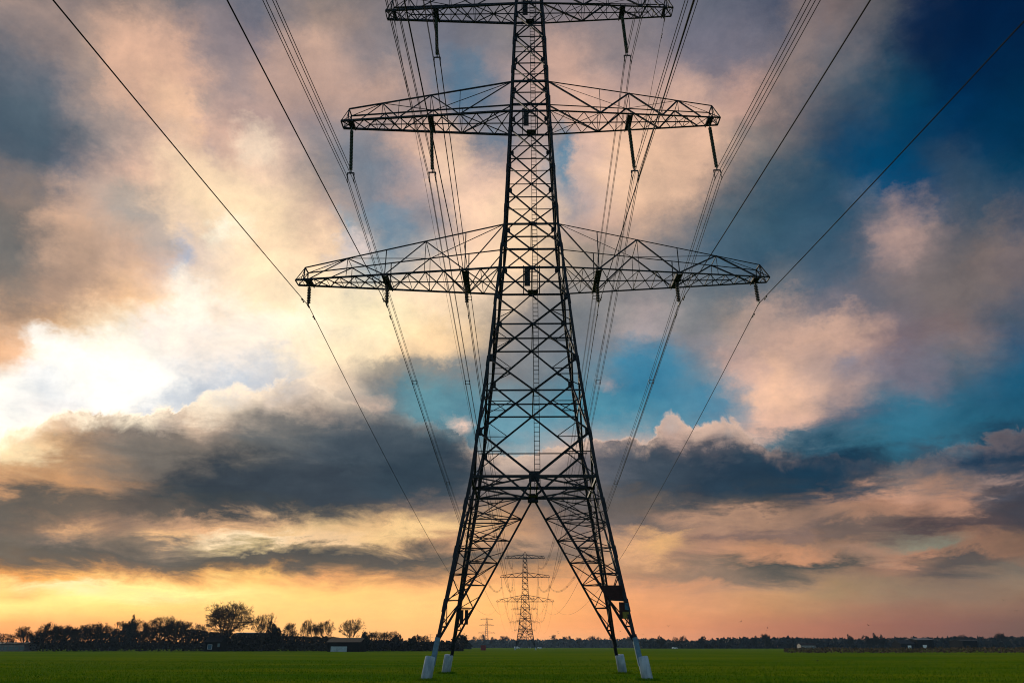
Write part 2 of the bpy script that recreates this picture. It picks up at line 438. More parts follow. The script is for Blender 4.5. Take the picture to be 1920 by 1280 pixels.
M = {
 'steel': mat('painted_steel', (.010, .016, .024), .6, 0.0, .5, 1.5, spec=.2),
 'stub': mat('pale_stub', (.10, .19, .25), .5, 0.3, .35, 4),
 'concrete': mat('concrete', (.38, .46, .53), .85, 0, 0, 3.0, .5, col2=(.17, .23, .28), stretch=(1, 1, .3)),
 'wire': mat('aluminium_cable', (.010, .012, .015), .8, 0, spec=.1),
 'glass': mat('green_insulator_glass', (.020, .045, .030), .3, spec=.5),
 'porcelain': mat('brown_porcelain', (.03, .026, .024), .4, spec=.5),
 'fitting': mat('steel_fitting', (.02, .022, .026), .55, .3),
 'board_red': mat('dark_red_board', (.034, .010, .009), .8, 0, .5, 3),
 'board_dark': mat('dark_board', (.014, .014, .016), .7),
 'blue': mat('blue_plate', (.035, .11, .17), .6, 0, .6, 9),
 'yellow': mat('yellow_plate', (.20, .17, .02), .6, 0, .6, 9),
 'bark': mat('bare_bark', (.020, .015, .012), .9, 0, .4, 1.5),
 'twig': mat('bare_twigs', (.026, .018, .013), .9, 0, .4, .6),
 'leaf': mat('dark_evergreen', (.012, .016, .010), .9, 0, .5, .8),
 'thicket': mat('thicket_twigs', (.016, .013, .010), .95, 0, .5, .5),
 'wood': mat('far_wood_foliage', (.016, .022, .020), .95, 0, .5, .06),
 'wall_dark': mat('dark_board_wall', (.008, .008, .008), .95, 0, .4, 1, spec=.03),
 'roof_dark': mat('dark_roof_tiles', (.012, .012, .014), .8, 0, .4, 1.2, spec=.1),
 'white': mat('white_paint', (.72, .74, .74), .6, 0, .12, 1.5),
 'roof_grey': mat('grey_sheet_roof', (.03, .033, .036), .9, 0, .3, .5, spec=.05),
 'glasshouse': mat('greenhouse_sheet', (.15, .15, .15), .6, 0, .4, .8),
 'door_pale': mat('pale_blue_door', (.34, .42, .44), .7, 0, .3, 1.2),
 'pane': mat('window_glass', (.06, .12, .14), .1, spec=.6),
 'rust': mat('red_container', (.20, .018, .014), .6, 0, .3, 1),
 'carw': mat('white_car_paint', (.65, .67, .68), .3, spec=.5),
 'tyre': mat('tyre_rubber', (.02, .02, .02), .9),
 'reed': mat('dry_reeds', (.12, .075, .035), .95, 0, 0, .35, col2=(.050, .032, .016)),
 'bird': mat('bird_feathers', (.015, .014, .014), .8),
}


# ------------------------------------------------------------------ helpers
def link(o, parent=None):
    S.collection.objects.link(o)
    if parent is not None:
        o.parent = parent
    return o


def tag(o, label=None, cat=None, group=None, kind=None):
    for k, v in (('label', label), ('category', cat), ('group', group), ('kind', kind)):
        if v:
            o[k] = v
    return o


def thing(name, loc=(0, 0, 0), rz=0.0, label=None, cat=None, group=None):
    o = bpy.data.objects.new(name, None)
    o.empty_display_size = 0.3
    o.location = loc
    o.rotation_euler = (0, 0, rz)
    return tag(link(o), label, cat, group)


def copy_tree(o, parent=None, skip=()):
    c = o.copy()
    link(c)
    if parent is not None:
        c.parent = parent
    for ch in list(o.children):
        if ch.name.split('.')[0] not in skip:
            copy_tree(ch, c, skip)
    return c


THICK = [0.92]


class MB:
    """collects bars, boxes, lathes; build() links them as one mesh object"""
    def __init__(self):
        self.v, self.f, self.sm = [], [], False

    def add(self, vs, fs):
        o = len(self.v)
        self.v.extend([tuple(p) for p in vs])
        self.f.extend([tuple(i + o for i in f) for f in fs])

    def frame(self, p, q, up):
        p, q = Vector(p), Vector(q)
        d = (q - p).normalized()
        u = Vector(up)
        u = u - d * u.dot(d)
        if u.length < 1e-4:
            u = Vector((1, 0, 0)) - d * d.x
            if u.length < 1e-4:
                u = Vector((0, 1, 0)) - d * d.y
        u.normalize()
        return p, q, d, u, d.cross(u)

    def prism(self, p, q, prof, up=(0, 0, 1)):
        p, q, d, u, w = self.frame(p, q, up)
        n = len(prof)
        vs = [p + u * a + w * b for a, b in prof] + [q + u * a + w * b for a, b in prof]
        fs = [(i, (i + 1) % n, n + (i + 1) % n, n + i) for i in range(n)]
        fs += [tuple(range(n - 1, -1, -1)), tuple(range(n, 2 * n))]
        self.add(vs, fs)

    def bar(self, p, q, a, b=None, up=(0, 0, 1)):
        b = a if b is None else b
        a, b = a * THICK[0], b * THICK[0]
        self.prism(p, q, [(-a / 2, -b / 2), (a / 2, -b / 2), (a / 2, b / 2), (-a / 2, b / 2)], up)

    def angle(self, p, q, s, up=(0, 0, 1), t=None):
        """steel angle section, flange width s"""
        s = s * THICK[0]
        t = t or max(s * 0.16, 0.012)
        h = s * 0.3
        self.prism(p, q, [(-h, -h), (s - h, -h), (s - h, t - h), (t - h, t - h), (t - h, s - h), (-h, s - h)], up)

    def tube(self, pts, r, n=6, r2=None):
        pts = [Vector(p) for p in pts]
        k = len(pts)
        vs = []
        for i, p in enumerate(pts):
            d = (pts[min(i + 1, k - 1)] - pts[max(i - 1, 0)]).normalized()
            u = Vector((0, 0, 1)) if abs(d.z) < .9 else Vector((1, 0, 0))
            u = (u - d * u.dot(d)).normalized()
            w = d.cross(u)
            rr = r if r2 is None else r + (r2 - r) * i / (k - 1)
            for j in range(n):
                a = 2 * math.pi * j / n
                vs.append(p + u * math.cos(a) * rr + w * math.sin(a) * rr)
        fs = [(i * n + j, i * n + (j + 1) % n, (i + 1) * n + (j + 1) % n, (i + 1) * n + j) for i in range(k - 1) for j in range(n)]
        fs += [tuple(range(n - 1, -1, -1)), tuple(range((k - 1) * n, k * n))]
        self.add(vs, fs)

    def box(self, c, s, rz=0.0):
        cs, sn = math.cos(rz), math.sin(rz)
        vs = []
        for z in (-1, 1):
            for x, y in ((-1, -1), (1, -1), (1, 1), (-1, 1)):
                a, b = x * s[0] / 2, y * s[1] / 2
                vs.append((c[0] + a * cs - b * sn, c[1] + a * sn + b * cs, c[2] + z * s[2] / 2))
        self.add(vs, [(3, 2, 1, 0), (4, 5, 6, 7), (0, 1, 5, 4), (1, 2, 6, 5), (2, 3, 7, 6), (3, 0, 4, 7)])

    def lathe(self, prof, p, ax, n=12):
        """prof: (distance along ax, radius)"""
        p, ax = Vector(p), Vector(ax).normalized()
        u = Vector((1, 0, 0)) if abs(ax.x) < .8 else Vector((0, 1, 0))
        u = (u - ax * u.dot(ax)).normalized()
        w = ax.cross(u)
        vs = []
        for z, r in prof:
            for j in range(n):
                a = 2 * math.pi * j / n
                vs.append(p + ax * z + (u * math.cos(a) + w * math.sin(a)) * r)
        k = len(prof)
        fs = [(i * n + j, i * n + (j + 1) % n, (i + 1) * n + (j + 1) % n, (i + 1) * n + j) for i in range(k - 1) for j in range(n)]
        fs += [tuple(range(n - 1, -1, -1)), tuple(range((k - 1) * n, k * n))]
        self.add(vs, fs)

    def build(self, name, material, parent=None, smooth=False):
        me = bpy.data.meshes.new(name)
        me.from_pydata(self.v, [], self.f)
        me.materials.append(material)
        if smooth:
            me.polygons.foreach_set('use_smooth', [True] * len(me.polygons))
        me.update()
        return link(bpy.data.objects.new(name, me), parent)


def at(px, Y):
    """world X of something standing at distance Y whose foot is seen at frame column px"""
    return CAMX + Y * math.tan(math.atan((px - 960) / FPX * CT) - YAW)


def hgt(py, Y):
    return CAMH + Y * math.tan(PITCH + math.atan((640 - py) / FPX))


# ------------------------------------------------------------------ ground
def ground_mat():
    m = bpy.data.materials.new('meadow_grass')
    m.use_nodes = True
    t = m.node_tree
    b = t.nodes['Principled BSDF']
    N = NB(t)
    co = N.n('ShaderNodeTexCoord').outputs['Object']
    mp = N.n('ShaderNodeMapping')
    mp.inputs['Scale'].default_value = (.25, 1, 1)
    t.links.new(co, mp.inputs[0])
    a = N.noise(mp.outputs[0], .11, 6, .65)
    c = N.noise(co, 1.3, 6, .65)
    e = N.noise(co, 9.0, 4, .7)
    col = N.mix(N.sm(a.outputs[0], .35, .65), (.060, .150, .004, 1), (.190, .205, .005, 1))
    col = N.mix(N.sm(c.outputs[0], .38, .66, 0, .6), col, (.050, .108, .003, 1))
    col = N.mix(N.sm(e.outputs[0], .45, .7, 0, .5), col, (.090, .150, .012, 1))
    t.links.new(col, b.inputs['Base Color'])
    b.inputs['Roughness'].default_value = .95
    b.inputs['Specular IOR Level'].default_value = 0
    bp = N.n('ShaderNodeBump')
    bp.inputs['Strength'].default_value = .8
    bp.inputs['Distance'].default_value = .08
    h = N.m('ADD', c.outputs[0], N.m('MULTIPLY', e.outputs[0], .6))
    t.links.new(h, bp.inputs['Height'])
    t.links.new(bp.outputs[0], b.inputs['Normal'])
    return m


M['grass'] = ground_mat()
g = MB()
g.add([(-2600, -500, 0), (2600, -500, 0), (2600, 2080, 0), (-2600, 2080, 0)], [(0, 1, 2, 3)])
tag(g.build('field_ground', M['grass']), kind='structure')


# ------------------------------------------------------------------ lattice tower
D1, SPAN = 50.0, 420.0
WPTS = [(-0.6, 5.63), (0, 5.53), (10.9, 3.70), (18.6, 2.80), (28.65, 1.86), (36.3, 1.54), (50.8, 1.0), (52.3, .35)]


def wid(h):
    for (a, wa), (b, wb) in zip(WPTS, WPTS[1:]):
        if h <= b:
            return wa + (wb - wa) * (h - a) / (b - a)
    return WPTS[-1][1]


WAIST = 10.9
NODES = [13.68, 18.6, 23.0, 27.0, 30.2, 33.5, 36.7, 39.7, 42.4, 45.2, 47.6, 50.0]
ARMS = {   # bottom height, body top height, nose x, top end x, tip rise, bottom web nodes, top web nodes, hangers
    'low': (25.2, 28.65, 16.3, 15.7, .95, [4.5, 10.0, 15.4], [7.25, 12.7], [4.5, 10.0, 15.4]),
    'mid': (38.3, 41.0, 14.15, 13.6, 1.1, [5.2, 9.8, 12.7], [7.4, 11.05], [7.4, 13.4]),
    'top': (48.75, 50.8, 11.4, 10.9, 1.15, [4.3, 8.9, 10.4], [6.3, 9.6], [7.4, 10.7]),
}


def make_tower():
    root = thing('lattice_pylon', (0, 0, 0))
    FACES = [((0, -1), (1, 0)), ((1, 0), (0, 1)), ((0, 1), (-1, 0)), ((-1, 0), (0, -1))]

    def fp(k, h, u, off=0.0):
        n, t = FACES[k]
        w = wid(h) + off
        return Vector((n[0] * w + t[0] * u, n[1] * w + t[1] * u, h))

    # legs and footings
    for sx in (-1, 1):
        for sy in (-1, 1):
            mb = MB()
            hs = [1.05, 10.9, 18.6, 28.65, 36.3, 50.8]
            sz = [x * (THICK[0] if THICK[0] > 1 else 1) for x in (.195, .19, .18, .165, .145)]
            for a, b, s in zip(hs, hs[1:], sz):
                p, q = Vector((sx * wid(a), sy * wid(a), a)), Vector((sx * wid(b), sy * wid(b), b))
                dd = (q - p).normalized()
                t = s * .2
                A = Vector((-sx, 0, 0)); A = (A - dd * A.dot(dd)).normalized()
                Bv = Vector((0, -sy, 0)); Bv = (Bv - dd * Bv.dot(dd)).normalized()
                prof = [(0, 0), (s, 0), (s, t), (t, t), (t, s), (0, s)]
                o = -s * .35
                vs = [e + A * (x + o) + Bv * (y + o) for e in (p - dd * .05, q + dd * .05) for x, y in prof]
                fs = [(i, (i + 1) % 6, 6 + (i + 1) % 6, 6 + i) for i in range(6)] + [(5, 4, 3, 2, 1, 0), (6, 7, 8, 9, 10, 11)]
                mb.add(vs, fs)
            # splice plates on the outer corner
            for h in [3.9, 6.75, 9.5, 13.68, 18.6, 23.0, 27.0, 30.2, 33.5, 36.7, 42.4, 45.2, 47.6]:
                s = .21 if h < 14 else (.20 if h < 28 else .16)
                p, q = [Vector((sx * wid(a), sy * wid(a), a)) for a in (h - .55, h + .1)]
                mb.bar(p, q, s, s, (1, 0, 0))
            mb.build('leg', M['steel'], root)
            if sy < 0:  # front legs only: lowest stretch in a paler blue-grey than the steel
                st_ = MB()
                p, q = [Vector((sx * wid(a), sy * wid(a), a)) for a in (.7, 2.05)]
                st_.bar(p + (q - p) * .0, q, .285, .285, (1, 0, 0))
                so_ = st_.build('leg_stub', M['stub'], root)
                so_['label'] = 'pale blue-grey foot of a front leg'
            fo = MB()
            ax = Vector((sx * (wid(1) - wid(0)), sy * (wid(1) - wid(0)), 1)).normalized()
            c0 = Vector((sx * (wid(-.5) + .17), sy * wid(-.5), -.5))
            L = 1.66
            fo.lathe([(0.0, .285), (L - .05, .285), (L - .012, .27), (L, .248)], c0, ax, 28)
            fo.build('footing', M['concrete'], root, True)

    # four faces of bracing above the waist
    for k in range(4):
        mb = MB()
        n, t = FACES[k]
        nrm = Vector((n[0], n[1], 0))
        # K panel between the waist and the first node
        for s in (-1, 1):
            mb.angle(fp(k, WAIST, 0), fp(k, NODES[0], s * wid(NODES[0])), .15, nrm)
            a, b = fp(k, WAIST, 0), fp(k, NODES[0], s * wid(NODES[0]))
            mid = a.lerp(b, .55)
            mb.angle(mid, fp(k, mid.z, s * wid(mid.z)), .06, nrm)
            mb.angle(mid, fp(k, WAIST + .1, s * wid(WAIST) * .97), .06, nrm)
        c0 = fp(k, WAIST, 0)
        mb.box(c0, (.62 if n[0] == 0 else .05, .62 if n[1] == 0 else .05, .62))
        for i, (h0, h1) in enumerate(zip(NODES, NODES[1:])):
            w0, w1 = wid(h0), wid(h1)
            big = h0 < 22
            th, tn = (.135, .12) if big else (.14, .08)
            if k >= 2:
                th, tn = tn, th
            mb.angle(fp(k, h0, w0, .01), fp(k, h1, -w1, .01), th, nrm)
            mb.angle(fp(k, h0, -w0, -.05), fp(k, h1, w1, -.05), tn, nrm)
            hc = h0 + (h1 - h0) * w0 / (w0 + w1)
            arm = any(abs(hc - z) < .5 for z in (25.2, 28.65, 38.3, 41.0, 48.75))
            mb.bar(fp(k, hc, -wid(hc)), fp(k, hc, wid(hc)), .10 if arm or big else .055, .08 if arm or big else .05)
            g_ = .30 if arm else (.20 if big else .12)
            mb.box(fp(k, hc, 0), (g_ * 1.3 if n[0] == 0 else .03, g_ * 1.3 if n[1] == 0 else .03, g_))
            for s in (-1, 1):     # gussets at the leg
                mb.box(fp(k, h0, s * (w0 - .12)), (.34 if n[0] == 0 else .03, .34 if n[1] == 0 else .03, .5 if big else .3))
            if big:               # secondary members
                C = fp(k, hc, 0)
                for s in (-1, 1):
                    for hn in (h0, h1):
                        P = fp(k, hn, s * wid(hn))
                        m_ = P.lerp(C, .5)
                        mb.angle(m_, fp(k, m_.z, s * wid(m_.z)), .055, nrm)
                        hm = m_.z + (hc - m_.z) * .75
                        mb.angle(m_, fp(k, hm, s * wid(hm)), .055, nrm)
        for h in (25.2, 28.65, 38.3, 41.0, 48.75, 50.8):
            mb.bar(fp(k, h, -wid(h)), fp(k, h, wid(h)), .11, .11)
        mb.build('face_bracing', M['steel'], root)

    # horizontal struts through the middle of the tower
    for h0, h1 in zip([13.0] + NODES, [13.2] + NODES[1:]):
        w0, w1 = wid(h0), wid(h1)
        hc = h0 + (h1 - h0) * w0 / (w0 + w1)
        mb = MB()
        mb.bar((-wid(hc), 0, hc), (wid(hc), 0, hc), .09 if 14 < hc < 30 else .06, .09)
        if 14 < hc < 30:
            mb.bar((0, -wid(hc), hc), (0, wid(hc), hc), .07, .07)
        mb.build('inner_strut', M['steel'], root)

    # waist frame
    mb = MB()
    W = wid(WAIST)
    for k in range(4):
        mb.bar(fp(k, WAIST, -W), fp(k, WAIST, W), .17, .15)
        mb.bar(fp(k, WAIST, 0), fp((k + 1) % 4, WAIST, 0), .10, .10)
        a, b = fp(k, WAIST, 0), fp((k + 1) % 4, WAIST, 0)
        cor = fp(k, WAIST, W)
        mb.bar(a.lerp(b, .5), cor, .08, .08)
    mb.bar((-W - .15, 0, WAIST), (W + .15, 0, WAIST), .20, .20)
    for x in (-.2, .2):
        mb.bar((x, -W, WAIST - .02), (x, W, WAIST - .02), .10, .10)
    mb.box((0, W * .6, WAIST - .1), (.6, .9, .05))
    mb.box((0, W - .1, WAIST - .05), (.7, .3, .5))
    mb.build('waist_frame', M['steel'], root)

    # splayed lower part: each corner is a braced three-sided leg
    LV = [9.55, 8.15, 6.75, 5.35, 3.95, 2.6]
    HB = 1.75

    def inner(k, s, h):
        f_ = (WAIST - h) / (WAIST - HB)
        return fp(k, h, s * f_ * wid(HB) * (wid(h) / wid(h)))

    th0 = THICK[0]
    THICK[0] = th0 * (.82 if th0 < 1 else 1)
    for k in range(4):
        kn = (k + 1) % 4               # this corner joins face k (right end) and face k+1 (left end)
        mb = MB()
        n1 = Vector((*FACES[k][0], 0)); n2 = Vector((*FACES[kn][0], 0))
        mb.angle(fp(k, WAIST, 0), inner(k, 1, HB), .17, n1)
        mb.angle(fp(kn, WAIST, 0), inner(kn, -1, HB), .17, n2)
        seq = [WAIST] + LV
        for i, h in enumerate(LV):
            leg = fp(k, h, wid(h))
            A_, B_ = inner(k, 1, h), inner(kn, -1, h)
            s1 = .08 if i < 5 else .10
            mb.angle(leg, A_, s1, n1)
            mb.angle(leg, B_, s1, n2)
            mb.angle(A_, B_, .075)
            h2 = LV[i + 1] if i + 1 < len(LV) else None
            if h2 is not None:
                leg2 = fp(k, h2, wid(h2))
                A2, B2 = inner(k, 1, h2), inner(kn, -1, h2)
                if i % 2 == 0:
                    mb.angle(A_, leg2, .075, n1); mb.angle(B_, leg2, .075, n2); mb.angle(A_, B2, .065)
                    mb.angle(leg.lerp(leg2, .5), A2, .06, n1); mb.angle(leg.lerp(leg2, .5), B2, .06, n2)
                else:
                    mb.angle(leg, A2, .075, n1); mb.angle(leg, B2, .075, n2); mb.angle(B_, A2, .065)
                    mb.angle(leg2, A_.lerp(A2, .5), .06, n1); mb.angle(leg2, B_.lerp(B2, .5), .06, n2)
            # strut from the leg to the middle of the inner side
            if i < 5:
                mb.angle(leg, A_.lerp(B_, .5), .055)
        # top bay up to the waist
        leg0 = fp(k, WAIST, wid(WAIST))
        l1 = fp(k, LV[0], wid(LV[0]))
        A1, B1 = inner(k, 1, LV[0]), inner(kn, -1, LV[0])
        mb.angle(leg0, A1, .085, n1); mb.angle(leg0, B1, .085, n2)
        mb.angle(l1, fp(k, WAIST, W * .5), .075, n1); mb.angle(l1, fp(kn, WAIST, -W * .5), .075, n2)
        # gusset where the inner members meet the leg
        mb.bar(fp(k, 1.6, wid(1.6)), fp(k, 2.2, wid(2.2)), .30, .30, (1, 0, 0))
        mb.build('leg_bracing', M['steel'], root)

    THICK[0] = th0

    # crossarms
    for key, (zb, zt, nose, te, rise, bn, tn_, hg) in ARMS.items():
        for sx in (-1, 1):
            arm = MB()
            wb, wt = wid(zb), wid(zt)
            de = .5

            def bot(x, s):
                f_ = (x - wb) / (te - wb)
                return Vector((sx * x, s * (wb + (de - wb) * f_), zb))

            def top(x, s):
                f_ = (x - wt) / (te - wt)
                return Vector((sx * x, s * (wt + (.42 - wt) * f_), zt + (zb + rise - zt) * f_))
            heavy = {'low': (.12, .075), 'mid': (.15, .10), 'top': (.16, .11)}[key]
            for s in (-1, 1):
                arm.angle(bot(wb - .1, s), bot(nose, s), heavy[0], (0, 0, 1))
                arm.angle(top(wt, s), top(te, s), heavy[1], (0, 0, 1))
            ao = arm.build('crossarm', M['steel'], root)
            web = MB()
            for s in (-1, 1):
                pts = [top(wt, s)]
                for i in range(len(bn)):
                    pts.append(bot(bn[i], s))
                    if i < len(tn_):
                        pts.append(top(tn_[i], s))
                for i, (p, q) in enumerate(zip(pts, pts[1:])):
                    web.angle(p, q, .11 if i < 4 and key != 'low' else .09, (0, 1, 0))
                for x in tn_:
                    web.angle(bot(x, s), top(x, s), .045, (0, 1, 0))
                for x in bn[:-1]:
                    web.angle(bot(x, s), top(x, s), .045, (0, 1, 0))
                web.angle(bot(te, s), top(te, s), .08, (0, 1, 0))
                web.angle(top(te, s), bot(nose, s), .07, (0, 1, 0))
                web.angle(top(te, s), bot(nose, -s), .045, (0, 1, 0))
            web.bar(top(te, -1), top(te, 1), .08, .08)
            web.bar(bot(nose, -1), bot(nose, 1), .07, .07)
            # top plane
            tx = [wt] + sorted(tn_ + bn[:-1]) + [te]
            for i, (a, b) in enumerate(zip(tx, tx[1:])):
                if a in tn_:
                    web.angle(top(a, -1), top(a, 1), .05)
            ts = [wt] + tn_ + [te]
            for i, (a, b) in enumerate(zip(ts, ts[1:])):
                s = -1 if i % 2 else 1
                web.angle(top(a, -s), top(b, s), .045)
            web.build('web_bracing', M['steel'], ao)
            # bottom plane: crossed lacing with a centre line
            lac = MB()
            x = wb
            flip = 1
            stops = [wb]
            while x < nose - .5:
                step = max(.85, min(1.25, bot(x, 1).y * .75 + .35))
                x = min(x + step, nose)
                stops.append(x)
            for i, (a, b) in enumerate(zip(stops, stops[1:])):
                lac.angle(bot(a, 1), bot(b, -1), .062)
                lac.angle(bot(a, -1), bot(b, 1), .062)
                if key == 'low' or i % 3 == 2:
                    lac.angle(bot(b, -1), bot(b, 1), .045)
            xe = wb + (te - wb) * .86
            lac.bar((sx * wb, 0, zb), (sx * xe, 0, zb), .07, .06)
            # diagonal struts from the body out to the first hangers
            for s in (-1, 1):
                lac.angle(bot(wb, s), bot(bn[0], -s), .06)
            lac.build('bottom_lacing', M['steel'], ao)
            for x in hg:
                hp = MB()
                a, b = bot(x, -1), bot(x, 1)
                thin = key == 'top' and x > 9
                wdt = .16 if thin else .34
                for o in (-wdt / 2, wdt / 2):
                    hp.bar(a + Vector((o, -.08, -.03)), b + Vector((o, .08, -.03)), .20, .07, (0, 0, 1))
                hp.box(((a + b) / 2 + Vector((0, 0, -.07))), (wdt + .05, (b - a).length * .96, .03))
                hp.box((a.x, 0, zb - .18), (.10, .16, .16))
                if key == 'low' and x < 12:      # horn-shaped struts above the hanger
                    p = top(x, 1)
                    hp.angle(bot(x, 1), p, .07, (1, 0, 0))
                    hp.angle(bot(x, -1), top(x, -1), .06, (1, 0, 0))
                hp.build('hanger_beam', M['steel'], ao)

    # peak
    mb = MB()
    for sx in (-1, 1):
        for sy in (-1, 1):
            w = wid(50.8)
            mb.angle((sx * w, sy * w, 50.8), (sx * .06, sy * .06, 52.6), .12, (1, 0, 0))
    mb.build('peak', M['steel'], root)

    # ladder
    mb = MB()
    for x in (.08, .42):
        mb.bar((x, -.05, 10.7), (x, -.05, 50.6), .045, .045, (0, 1, 0))
    z = 10.9
    while z < 50.5:
        mb.bar((.08, -.05, z), (.42, -.05, z), .032, .032)
        z += .30
    mb.build('ladder', M['steel'], root)

    # resting platforms at the three crossarms
    for zb in (25.2, 38.3, 48.75):
        mb = MB()
        z0 = zb - .75
        mb.box((.1, .1, z0), (.7, .6, .05))
        for x in (-.55, .55):
            for y in (-.42, .42):
                mb.bar((x, y, z0), (x, y, z0 + 1.75), .07, .07, (1, 0, 0))
            mb.bar((x, -.42, z0 + 1.7), (x, .42, z0 + 1.7), .06, .06)
            mb.bar((x, -.42, z0 + .9), (x, .42, z0 + .9), .05, .05)
        mb.bar((-.55, .42, z0 + 1.7), (.55, .42, z0 + 1.7), .06, .06)
        p = mb.build('rest_platform', M['steel'], root)
        q = MB()
        q.box((-.30, -.42, z0 + .95), (.40, .04, 1.5))
        q.build('back_panel', M['board_dark'], p)

    # boards fixed to the lower legs
    f = MB()
    u0, u1 = 3.78, 4.76
    for h0, h1 in ((3.98, 4.72),):
        y = -wid(4.35) - .06
        f.add([(u0 + (4.35 - h0) * -.12, y, h0), (u1 + .06, y, h0), (u1 - .06, y, h1), (u0 - .2, y, h1),
               (u0 + (4.35 - h0) * -.12, y + .05, h0), (u1 + .06, y + .05, h0), (u1 - .06, y + .05, h1), (u0 - .2, y + .05, h1)],
              [(0, 1, 2, 3), (7, 6, 5, 4), (0, 4, 5, 1), (1, 5, 6, 2), (2, 6, 7, 3), (3, 7, 4, 0)])
    b_ = f.build('sign_board', M['board_red'], root)
    b_['label'] = 'large dark red board across the front right leg'
    f = MB()
    f.box((4.72, -wid(3.4) - .05, 3.42), (.52, .05, .84))
    b2 = f.build('sign_board', M['board_red'], root)
    b2['label'] = 'small board with blue and yellow plates on the front right leg'
    f = MB(); f.box((4.86, -wid(3.4) - .09, 3.62), (.20, .02, .36)); f.build('blue_plate', M['blue'], b2)
    f = MB(); f.box((4.80, -wid(3.4) - .09, 3.18), (.34, .02, .34)); f.build('yellow_plate', M['yellow'], b2)
    f = MB()
    yb = wid(3.5) + .04
    f.box((-4.72, yb, 3.42), (.24, .06, .86))
    f.box((-4.40, yb, 3.42), (.22, .06, .86))
    f.bar((-4.9, yb, 3.88), (-4.15, yb, 3.88), .05, .05)
    f.bar((-4.9, yb, 2.98), (-4.3, yb, 2.98), .05, .05)
    b3 = f.build('sign_board', M['board_dark'], root)
    b3['label'] = 'pair of dark narrow boards on the rear left leg'
    return root


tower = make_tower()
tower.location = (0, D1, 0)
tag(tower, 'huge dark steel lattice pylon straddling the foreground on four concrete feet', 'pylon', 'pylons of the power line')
TY = [D1 + SPAN * i for i in range(4)]
for i, lab in ((1, 'slim lattice pylon framed between the legs of the huge pylon'),
               (2, 'paler pylon seen through the lattice of the second pylon'),
               (3, 'smallest pylon of the line, farthest off between the second pylon\'s legs')):
    if i == 1:
        THICK[0] = 1.45
        far_tower = o = make_tower()
        THICK[0] = 1.0
        for ch in list(o.children):
            if ch.name.split('.')[0] in ('sign_board', 'rest_platform', 'ladder'):
                for c2 in list(ch.children):
                    bpy.data.objects.remove(c2)
                bpy.data.objects.remove(ch)
    else:
        o = copy_tree(far_tower)
    o.location = (0, TY[i], 0)
    tag(o, lab, 'pylon', 'pylons of the power line')
for px, Y, sc, lab in ((912, 1560, 1.0, 'small distant pylon left of the second pylon, above bare treetops'),
                       (806, 1950, .56, 'tiny faint pylon above the trees left of the huge pylon\'s left legs'),
                       (874, 1950, .52, 'tiny faint pylon beside the rear left leg above the dark bush')):
    o = copy_tree(far_tower, skip=('footing',))
    o.location = (at(px, Y), Y, 0)
    o.rotation_euler = (0, 0, R(14))
    o.scale = (sc, sc, sc)
    tag(o, lab, 'pylon', 'pylons of another power line')

# ------------------------------------------------------------------ insulators
SW = math.tan(R(3.0))     # strings blown slightly to the right


def long_string():
    root = thing('insulator_string')
    b = MB()
    ax = Vector((SW, 0, -1)).normalized()
    prof = [(0.0, .03)]
    z = .30
    while z < 3.75:
        prof += [(z, .045), (z + .03, .13), (z + .055, .135), (z + .075, .05)]
        z += .128
    prof += [(3.95, .035)]
    b.lathe(prof, (0, 0, 0), ax, 10)
    b.build('disc_stack', M['glass'], root)
    y = MB()
    e = ax * 4.0
    y.tube([ax * 3.9, ax * 4.05], .05, 6)
    y.bar(e + Vector((-.26, 0, 0)), e + Vector((.26, 0, 0)), .09, .06)
    for s in (-1, 1):
        p = e + Vector((s * .24, 0, 0))
        y.tube([p, p + ax * .22], .045, 6)
        y.tube([p + ax * .22, p + ax * .75], .028, 6)
        for dz in (.30, .70):
            y.bar(p + ax * dz + Vector((0, -.18, 0)), p + ax * dz + Vector((0, .18, 0)), .075, .06)
    y.build('yoke', M['fitting'], root)
    return root


def short_string():
    root = thing('insulator_string')
    b = MB()
    ax = Vector((SW * .8, 0, -1)).normalized()
    prof = [(0.0, .03)]
    z = .12
    while z < 1.22:
        prof += [(z, .05), (z + .03, .135), (z + .05, .14), (z + .075, .05)]
        z += .122
    prof += [(1.3, .03)]
    b.lathe(prof, (0, 0, 0), ax, 10)
    b.build('disc_stack', M['porcelain'], root)
    y = MB()
    y.tube([ax * 1.25, ax * 1.5], .035, 6)
    y.bar(ax * 1.5 + Vector((0, -.28, 0)), ax * 1.5 + Vector((0, .28, 0)), .10, .07)
    y.build('clamp', M['fitting'], root)
    return root


def short_hang():
    root = thing('earth_wire_clamp')
    b = MB()
    ax = Vector((SW, 0, -1)).normalized()
    b.tube([(0, 0, 0), ax * .5], .03, 6)
    b.build('link', M['fitting'], root)
    b = MB()
    b.bar(ax * .55 + Vector((0, -.2, 0)), ax * .55 + Vector((0, .2, 0)), .12, .06)
    b.build('clamp', M['fitting'], root)
    return root


